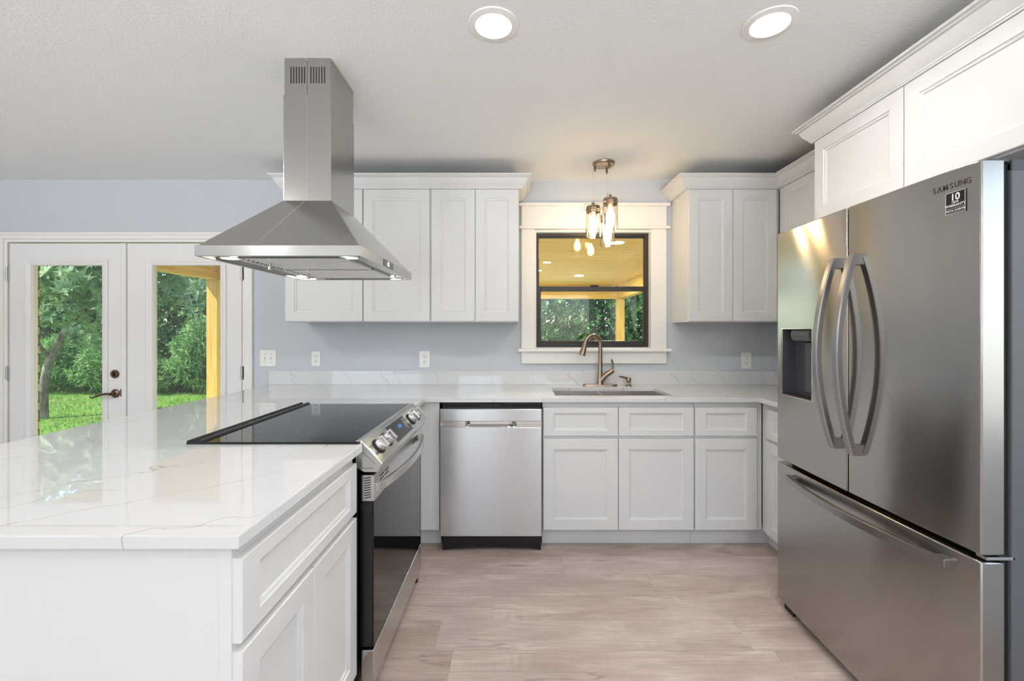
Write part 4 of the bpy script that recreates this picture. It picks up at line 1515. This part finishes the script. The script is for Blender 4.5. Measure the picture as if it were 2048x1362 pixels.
# hinges
hb = B()
hb.cyl((1.286, FRY0 + 0.018, FZ1 - 0.022), (1.286, FRY0 + 0.018, FZ1 + 0.003), 0.014)
hb.box(1.286, 1.36, FRY0 + 0.006, FRY0 + 0.034, FZ1 - 0.004, FZ1 + 0.004)
obj('top_hinge', hb, 'darkgrey', r, bev=0.001)
hb = B()
hb.cyl((1.286, FRY1 - 0.018, FZ1 - 0.022), (1.286, FRY1 - 0.018, FZ1 + 0.003), 0.014)
hb.box(1.286, 1.36, FRY1 - 0.034, FRY1 - 0.006, FZ1 - 0.004, FZ1 + 0.004)
obj('top_hinge', hb, 'darkgrey', r, bev=0.001)
obj('mid_hinge', B().box(1.268, 1.345, FRY0 + 0.002, FRY0 + 0.03, 0.698, 0.706), 'hinge', r, bev=0.001)
for yy in (FRY0 + 0.05, FRY1 - 0.055):
    obj('foot', B().prism([(yy - 0.035, 0.0), (yy - 0.035, 0.03), (yy - 0.02, 0.05), (yy + 0.02, 0.05), (yy + 0.035, 0.03), (yy + 0.035, 0.0)], 'x', 1.272, 1.36), 'matteblack', r, bev=0.004)
for yy in (FRY0 + 0.05, FRY1 - 0.055):
    obj('foot', B().box(1.93, 2.0, yy - 0.03, yy + 0.03, 0.0, 0.05), 'matteblack', r, bev=0.004)

# ------------------------------------------------------------------ outlets and switch


def outlet(xc, zc, w, h, label, gang=1):
    t = thing('wall_outlet' if gang == 1 else 'light_switch', label, 'outlet' if gang == 1 else 'switch', (xc, WB, zc))
    y = WB
    pl = obj('plate', B().box(xc - w / 2, xc + w / 2, y - 0.006, y, zc - h / 2, zc + h / 2), 'plate', t, bev=0.002)
    if gang == 1:
        for s in (1, -1):
            zz = zc + s * 0.0195
            rc = obj('receptacle', B().box(xc - 0.0165, xc + 0.0165, y - 0.009, y - 0.005, zz - 0.0145, zz + 0.0145), 'plate', t, bev=0.003)
            b = B()
            b.box(xc - 0.0075, xc - 0.0050, y - 0.0096, y - 0.0088, zz - 0.001, zz + 0.008)
            b.box(xc + 0.0050, xc + 0.0075, y - 0.0096, y - 0.0088, zz - 0.0005, zz + 0.0075)
            b.cyl((xc, y - 0.0096, zz - 0.0075), (xc, y - 0.0088, zz - 0.0075), 0.0028, seg=12)
            obj('socket_slot', b, 'slot', rc)
        obj('screw', B().lathe([(0, 0), (0.003, 0), (0.002, 0.0015), (0, 0.0015)], (xc, y - 0.006, zc), (0, -1, 0), 12), 'plate', pl)
    else:
        for s in (-1, 1):
            xx = xc + s * 0.022
            obj('toggle', B().prism([(y - 0.006, zc - 0.011), (y - 0.006, zc + 0.011), (y - 0.018, zc + 0.012), (y - 0.018, zc + 0.004)], 'x', xx - 0.0045, xx + 0.0045), 'plate', t, bev=0.001)
            obj('toggle_surround', B().frame(TY(xx - 0.008, y - 0.0055, zc - 0.0145), 0.016, 0.029, 0.0025, 0.003, 0.0015), 'plate', pl)
            for q in (-0.030, 0.030):
                obj('screw', B().lathe([(0, 0), (0.0035, 0), (0.002, 0.0015), (0, 0.0015)], (xx, y - 0.006, zc + q), (0, -1, 0), 12), 'hinge', pl)


px = lambda x: (x - 1033) * WB / FPX
pz = lambda y: H - (y - 660) * WB / FPX
outlet(px(536.5), pz(716.5), 0.121, 0.122, 'white double toggle switch plate beside the French doors', 2)
outlet(px(632.5), pz(717.5), 0.067, 0.110, 'white duplex outlet on the wall nearer the switch plate')
outlet(px(849.5), pz(718.5), 0.078, 0.123, 'white duplex outlet under the wall cabinets beside the window')
outlet(px(1492), pz(721), 0.075, 0.123, 'white duplex outlet beside the refrigerator')

# ------------------------------------------------------------------ pendant lamp
r = thing('pendant_light', 'brushed nickel pendant lamp with three glass jar shades before the window', 'lamp', (0.585, 2.93, CZ))
b = B().lathe([(0, 0), (0.074, 0), (0.074, -0.008), (0.066, -0.018), (0.02, -0.022), (0, -0.022)], (0.585, 2.935, CZ - 0.0005), (0, 0, 1), 40)
obj('canopy', b, 'nickel', r, smooth=40)
for (jx, jy, jt, rot) in ((0.519, 2.96, 2.150, 0.0), (0.622, 2.90, 2.185, 1.0), (0.625, 3.01, 2.102, 2.0)):
    cx_, cy_ = 0.585 + (jx - 0.585) * 0.85, 2.935 + (jy - 2.935) * 0.85
    cd = obj('cord', B().tube([(cx_, cy_, CZ - 0.015), (jx, jy, CZ - 0.06), (jx, jy, jt + 0.03)], 0.0016, 8), 'jar', r)
    obj('cord_grip', B().lathe([(0, 0), (0.007, 0), (0.009, 0.02), (0.006, 0.03), (0, 0.03)], (cx_, cy_, CZ - 0.048), (0, 0, 1), 16), 'nickel', cd, smooth=40)
    b = B().lathe([(0.0, 0.008), (0.045, 0.006), (0.048, 0.0), (0.048, -0.012), (0.0505, -0.014), (0.0505, -0.020), (0.048, -0.022), (0.048, -0.036), (0.045, -0.036), (0.044, -0.002), (0.0, -0.002)],
                  (jx, jy, jt), (0, 0, 1), 32)
    cp_ = obj('lid', b, 'nickel', r, smooth=35)
    obj('stem', B().lathe([(0, 0), (0.010, 0), (0.010, 0.022), (0.005, 0.028), (0, 0.028)], (jx, jy, jt + 0.006), (0, 0, 1), 16), 'nickel', cp_, smooth=40)
    ca, sa = math.cos(rot), math.sin(rot)
    bail = [(-0.050, -0.018), (-0.060, -0.016), (-0.060, 0.022), (-0.012, 0.024), (0.012, 0.024), (0.060, 0.022), (0.060, -0.016), (0.050, -0.018)]
    obj('wire_bail', B().tube([(jx + u * ca, jy + u * sa, jt + v) for u, v in bail], 0.0018, 8), 'nickel', cp_)
    jb = B().lathe([(0.043, -0.010), (0.043, -0.030), (0.050, -0.042), (0.0505, -0.060), (0.0505, -0.196), (0.047, -0.203), (0.044, -0.203), (0.0475, -0.195), (0.0475, -0.060), (0.047, -0.043), (0.040, -0.032), (0.040, -0.010)],
                   (jx, jy, jt), (0, 0, 1), 32, closed=False)
    obj('glass_jar', jb, 'jar', r, smooth=50)
    sk = obj('socket', B().lathe([(0, -0.002), (0.019, -0.002), (0.019, -0.05), (0.016, -0.055), (0, -0.055)], (jx, jy, jt), (0, 0, 1), 20), 'nickel', r, smooth=40)
    obj('bulb', B().lathe([(0.0, -0.055), (0.012, -0.056), (0.014, -0.068), (0.022, -0.085), (0.029, -0.108), (0.030, -0.122), (0.026, -0.138), (0.016, -0.150), (0.0, -0.154)], (jx, jy, jt), (0, 0, 1), 24), 'bulb', sk, smooth=60)

# ------------------------------------------------------------------ recessed ceiling lamps


def downlight(x, y, label):
    t = thing('ceiling_light', label, 'lamp', (x, y, CZ), group='recessed ceiling lamps')
    obj('trim_ring', B().lathe([(0.062, -0.004), (0.066, -0.008), (0.090, -0.004), (0.092, 0.0), (0.062, 0.0)], (x, y, CZ - 0.0003), (0, 0, 1), 48, closed=False), 'plate', t, smooth=40)
    obj('diffuser', B().lathe([(0, 0), (0.064, 0), (0.064, -0.004), (0, -0.0045)], (x, y, CZ - 0.001), (0, 0, 1), 48), 'can', t)


downlight((987 - 1033) * 1.604 / FPX, 1.604, 'round recessed ceiling lamp over the middle of the aisle')
downlight(0.925, 1.598, 'round recessed ceiling lamp nearest the cabinet above the refrigerator')

# ------------------------------------------------------------------ outdoors
GZ = -0.35
struct('ground', B().box(-60, 60, WB + 0.23, 70, GZ - 0.1, GZ), 'lawn', 'grass lawn outside')
PZ = 2.245            # porch ceiling
b = B()
b.prism([(-3.98, WB + 0.23), (2.24, WB + 0.23), (2.24, 9.1), (-1.4, 9.1), (-1.4, 5.72), (-3.98, 5.72)], 'z', GZ, -0.06)
struct('porch_floor', b, 'concrete', 'concrete porch slab')
b = B()
b.prism([(-4.2, WB + 0.23), (2.5, WB + 0.23), (2.5, 9.4), (-1.4, 9.4), (-1.4, 5.95), (-4.2, 5.95)], 'z', PZ, PZ + 0.1)
struct('porch_ceiling', b, 'pineceil', 'yellow pine board porch ceiling')
for x in (1.06,):
    for y, lab in ((7.4, 'porch ceiling lamp farther from the window'), (4.62, 'porch ceiling lamp just outside the window')):
        t = thing('porch_light', 'round recessed ' + lab, 'lamp', (x, y, PZ), group='porch ceiling lamps')
        obj('trim_ring', B().lathe([(0.070, -0.006), (0.095, -0.003), (0.097, 0), (0.070, 0)], (x, y, PZ), (0, 0, 1), 32, closed=False), 'plate', t)
        obj('diffuser', B().lathe([(0, 0), (0.072, 0), (0.072, -0.004), (0, -0.004)], (x, y, PZ - 0.001), (0, 0, 1), 32), 'porchled', t)


def post(x, y, w, label, zt):
    o = obj('porch_post', B().box(x - w / 2, x + w / 2, y - w / 2, y + w / 2, -0.06, zt), 'pinez', bev=0.006, loc=(x, y, -0.06))
    tag(o, label, 'post')


BZ = 1.96
post(2.13, 9.0, 0.155, 'yellow pine porch post outside the sink window', BZ)
post(-3.865, 5.62, 0.14, 'yellow pine porch post outside the French doors', BZ)


def beam(x0, x1, y0, y1, mat, label):
    o = obj('porch_beam', B().box(x0, x1, y0, y1, BZ, PZ), mat, bev=0.004, loc=((x0 + x1) / 2, (y0 + y1) / 2, BZ))
    tag(o, label, 'beam')


beam(-1.4, 2.21, 8.93, 9.07, 'pinex', 'front pine beam of the porch seen across the sink window')
beam(2.06, 2.21, WB + 0.25, 8.93, 'piney', 'side pine beam of the porch running to the house beside the sink window')
beam(-3.935, -3.795, WB + 0.25, 5.69, 'piney', 'side pine beam over the post outside the French doors')
beam(-3.795, -1.4, 5.55, 5.69, 'pinex', 'short front pine beam joining the post outside the French doors')


def leaves_mesh(name, pts, axes, length, width, per, tilt=(0.6, 1.2), fold=0.15):
    """rosettes or sprays of pointed leaves: per leaves around each axis"""
    n = len(pts)
    V, F = [], []
    for p, a in zip(pts, axes):
        a = a / (np.linalg.norm(a) + 1e-9)
        h = np.array([0.0, 0.0, 1.0]) if abs(a[2]) < 0.9 else np.array([1.0, 0, 0])
        u = np.cross(a, h)
        u /= np.linalg.norm(u)
        v = np.cross(a, u)
        ph0 = RNG.random() * 6.28
        for k in range(per):
            ph = ph0 + 6.283 * k / per + RNG.normal(0, 0.2)
            ti = RNG.uniform(*tilt)
            L = length * RNG.uniform(0.7, 1.15)
            wd = width * RNG.uniform(0.8, 1.15)
            rad = u * math.cos(ph) + v * math.sin(ph)
            d = a * math.cos(ti) + rad * math.sin(ti)
            s = np.cross(d, a)
            s /= (np.linalg.norm(s) + 1e-9)
            up = np.cross(s, d)
            b0 = len(V)
            V += [p, p + d * L * 0.45 + s * wd * 0.5 + up * wd * fold, p + d * L * 0.5 - up * L * 0.02, p + d * L * 0.45 - s * wd * 0.5 + up * wd * fold, p + d * L - up * L * 0.10]
            F += [(b0, b0 + 1, b0 + 2), (b0, b0 + 2, b0 + 3), (b0 + 1, b0 + 4, b0 + 2), (b0 + 2, b0 + 4, b0 + 3)]
    me = bpy.data.meshes.new(name)
    me.from_pydata([tuple(x) for x in V], [], F)
    return me


def mesh_obj(name, me, mat, parent, loc=(0, 0, 0)):
    me.materials.clear()
    me.materials.append(M[mat])
    o = bpy.data.objects.new(name, me)
    COL.objects.link(o)
    o.parent = parent
    o.location = loc
    return o


def crown_points(n, blobs):
    """points on and in a set of ellipsoid clumps; returns points and outward axes"""
    P, A = [], []
    wts = np.array([bb[3] * bb[4] for bb in blobs], float)
    wts /= wts.sum()
    for k in RNG.choice(len(blobs), n, p=wts):
        cx_, cy_, cz_, rx, rz = blobs[k]
        d = RNG.normal(0, 1, 3)
        d /= np.linalg.norm(d)
        rr = RNG.uniform(0.55, 1.05) ** 0.5
        P.append(np.array([cx_ + d[0] * rx * rr, cy_ + d[1] * rx * rr, cz_ + d[2] * rz * rr]))
        A.append(d + np.array([0, 0, 0.55]) + RNG.normal(0, 0.35, 3))
    return P, A


# magnolia in front of the woods
mg = thing('magnolia_tree', 'magnolia tree with large leaf rosettes and leaning grey trunk on the lawn', 'tree', (-8.95, 8.25, GZ))
tr = [(0, 0, 0), (0.02, 0, 0.5), (0.06, 0.05, 1.0), (0.28, 0.1, 1.55), (0.62, 0.15, 2.0), (0.8, 0.2, 2.6), (0.85, 0.3, 3.4)]
obj('trunk', B().tube([(-8.95 + p[0], 8.25 + p[1], GZ + p[2]) for p in tr], [0.095, 0.075, 0.07, 0.062, 0.052, 0.042, 0.025], 12), 'bark', mg, smooth=60)
for br in ([(0.10, 0.05, 1.1), (0.05, -0.3, 1.7), (-0.1, -0.7, 2.4), (-0.1, -1.0, 3.0)], [(0.45, 0.12, 1.75), (0.9, -0.5, 2.3), (1.5, -0.9, 2.7), (2.3, -1.1, 2.9)],
           [(0.25, 0.1, 1.5), (0.5, 0.1, 2.0), (1.1, 0.3, 2.1), (1.9, 0.2, 2.3)], [(0.7, 0.15, 2.2), (0.2, -0.4, 2.7), (-0.5, -0.7, 3.0)], [(0.6, 0.15, 2.0), (1.3, -0.2, 2.9), (2.6, -0.4, 3.2), (3.6, -0.6, 3.1)]):
    obj('branch', B().tube([(-8.95 + p[0], 8.25 + p[1], GZ + p[2]) for p in br], [0.042 - 0.009 * i for i in range(len(br))], 8), 'bark', mg, smooth=60)
blobs = [(0.6, -0.4, 2.6, 0.9, 0.75), (1.5, -0.6, 2.3, 0.9, 0.7), (2.2, -0.6, 2.9, 0.9, 0.8), (-0.3, -0.4, 3.0, 0.9, 0.8), (1.2, -0.2, 3.4, 1.1, 0.9), (3.0, -0.3, 3.1, 0.8, 0.8), (2.0, -0.5, 1.75, 0.45, 0.4),
         (3.4, -0.4, 2.5, 0.6, 0.45), (0.9, 0.2, 4.0, 1.4, 0.9), (1.5, -0.5, 1.5, 0.3, 0.3)]
P, A = crown_points(900, blobs)
mesh_obj('foliage', leaves_mesh('magnolia_foliage', P, A, 0.20, 0.07, 9, (0.5, 1.35)), 'magnolia', mg)

# woodland trees beyond the lawn
protos = []


def woodland_mesh(seed_shape):
    if seed_shape == 0:
        blobs = [(0, 0, 2.2, 1.6, 1.5), (0.8, 0.2, 3.6, 1.5, 1.3), (-0.9, 0.1, 4.2, 1.4, 1.4), (0.1, -0.3, 5.4, 1.6, 1.3), (0.2, -0.5, 1.0, 1.5, 0.9)]
    elif seed_shape == 1:
        blobs = [(0, 0, 1.6, 1.3, 1.2), (0.6, -0.2, 2.9, 1.3, 1.2), (-0.7, 0, 3.4, 1.2, 1.2), (0.3, 0.2, 4.9, 1.5, 1.4), (-0.5, -0.5, 0.7, 1.2, 0.7)]
    else:
        blobs = [(0.2, 0, 1.3, 1.6, 1.3), (-0.7, -0.2, 2.6, 1.2, 1.1), (0.9, 0.0, 3.2, 1.3, 1.2), (0, 0.3, 4.4, 1.8, 1.3), (0, 0, 6.0, 1.4, 1.2)]
    P, A = crown_points(2600, blobs)
    return leaves_mesh('woodland_foliage', P, A, 0.13, 0.07, 5, (0.3, 1.4))


WM = [woodland_mesh(i) for i in range(3)]


def woodland_tree(x, y, k, sc, rot, label, group):
    t = thing('woodland_tree', label, 'tree', (x, y, GZ), group=group)
    t.rotation_euler = (0, 0, rot)
    t.scale = (sc, sc, sc)
    o = mesh_obj('foliage', WM[k], 'wood_leaf', t)
    tb = B().tube([(0, 0, 0), (0.05, 0.02, 1.2), (-0.03, 0, 2.6), (0.1, 0.05, 4.2), (0.05, 0, 5.6)], [0.17, 0.14, 0.12, 0.09, 0.04], 10)
    me = bpy.data.meshes.new('trunk')
    bmesh.ops.recalc_face_normals(tb.bm, faces=tb.bm.faces[:])
    tb.bm.to_mesh(me)
    tb.bm.free()
    mesh_obj('trunk', me, 'bark', t)


LA = 'dense green broadleaf tree at the edge of the woods seen through the French doors'
LB = 'dense green broadleaf tree beyond the porch seen through the sink window'
i = 0
for y0, xs in ((13.6, (-18.5, -16.4, -14.2, -12.2, -10.2, -8.2)), (17.0, (-22, -19, -16, -13, -10.3)), (20.5, (-20.5, -17.5, -14.5))):
    for x in xs:
        woodland_tree(x + random.uniform(-0.4, 0.4), y0 + random.uniform(-0.6, 0.6), i % 3, random.uniform(0.9, 1.15), random.uniform(0, 6.28), LA, 'woodland trees behind the lawn')
        i += 1
for y0, xs in ((14.0, (-1.6, 0.4, 2.3, 4.2, 6.2)), (17.4, (-2.5, 0.6, 3.6, 6.6)), (20.8, (-0.8, 2.1, 5.1))):
    for x in xs:
        woodland_tree(x + random.uniform(-0.4, 0.4), y0 + random.uniform(-0.6, 0.6), i % 3, random.uniform(0.9, 1.15), random.uniform(0, 6.28), LB, 'woodland trees beyond the porch')
        i += 1
# low shrubs where the lawn meets the woods
P, A = crown_points(900, [(0, 0, 0.55, 0.9, 0.5), (0.5, -0.1, 0.9, 0.7, 0.45), (-0.5, 0.1, 0.8, 0.6, 0.5)])
SM = leaves_mesh('shrub_foliage', P, A, 0.19, 0.035, 6, (0.3, 1.5))
SLB = 'low feathery green shrub along the far edge of the lawn'
for x, y in ((-13.6, 12.3), (-12.3, 12.0), (-10.9, 11.9), (-9.6, 11.8), (-8.4, 12.0), (-7.2, 12.2), (-15.0, 12.6)):
    t = thing('shrub', SLB, 'shrub', (x, y, GZ), group='shrubs along the lawn')
    t.rotation_euler = (0, 0, random.uniform(0, 6))
    t.scale = (random.uniform(0.8, 1.2), 1, random.uniform(0.65, 1.5))
    mesh_obj('foliage', SM, 'shrub_leaf', t)
# grass
n = 26000
gx = RNG.uniform(-14, -4.5, n)
gy = RNG.uniform(6.2, 12.5, n)
gh = RNG.uniform(0.03, 0.075, n)
ga = RNG.uniform(0, 6.283, n)
gl = RNG.normal(0, 0.03, (n, 2))
V = np.zeros((n * 3, 3))
V[0::3] = np.stack([gx + np.cos(ga) * 0.006, gy + np.sin(ga) * 0.006, np.full(n, GZ)], 1)
V[1::3] = np.stack([gx - np.cos(ga) * 0.006, gy - np.sin(ga) * 0.006, np.full(n, GZ)], 1)
V[2::3] = np.stack([gx + gl[:, 0], gy + gl[:, 1], GZ + gh], 1)
me = bpy.data.meshes.new('lawn_grass')
me.from_pydata(V.tolist(), [], np.arange(n * 3).reshape(n, 3).tolist())
me.materials.append(M['grass'])
go = bpy.data.objects.new('lawn_grass', me)
COL.objects.link(go)
tag(go, 'short green grass growing on the lawn outside the French doors', 'grass', kind='stuff')
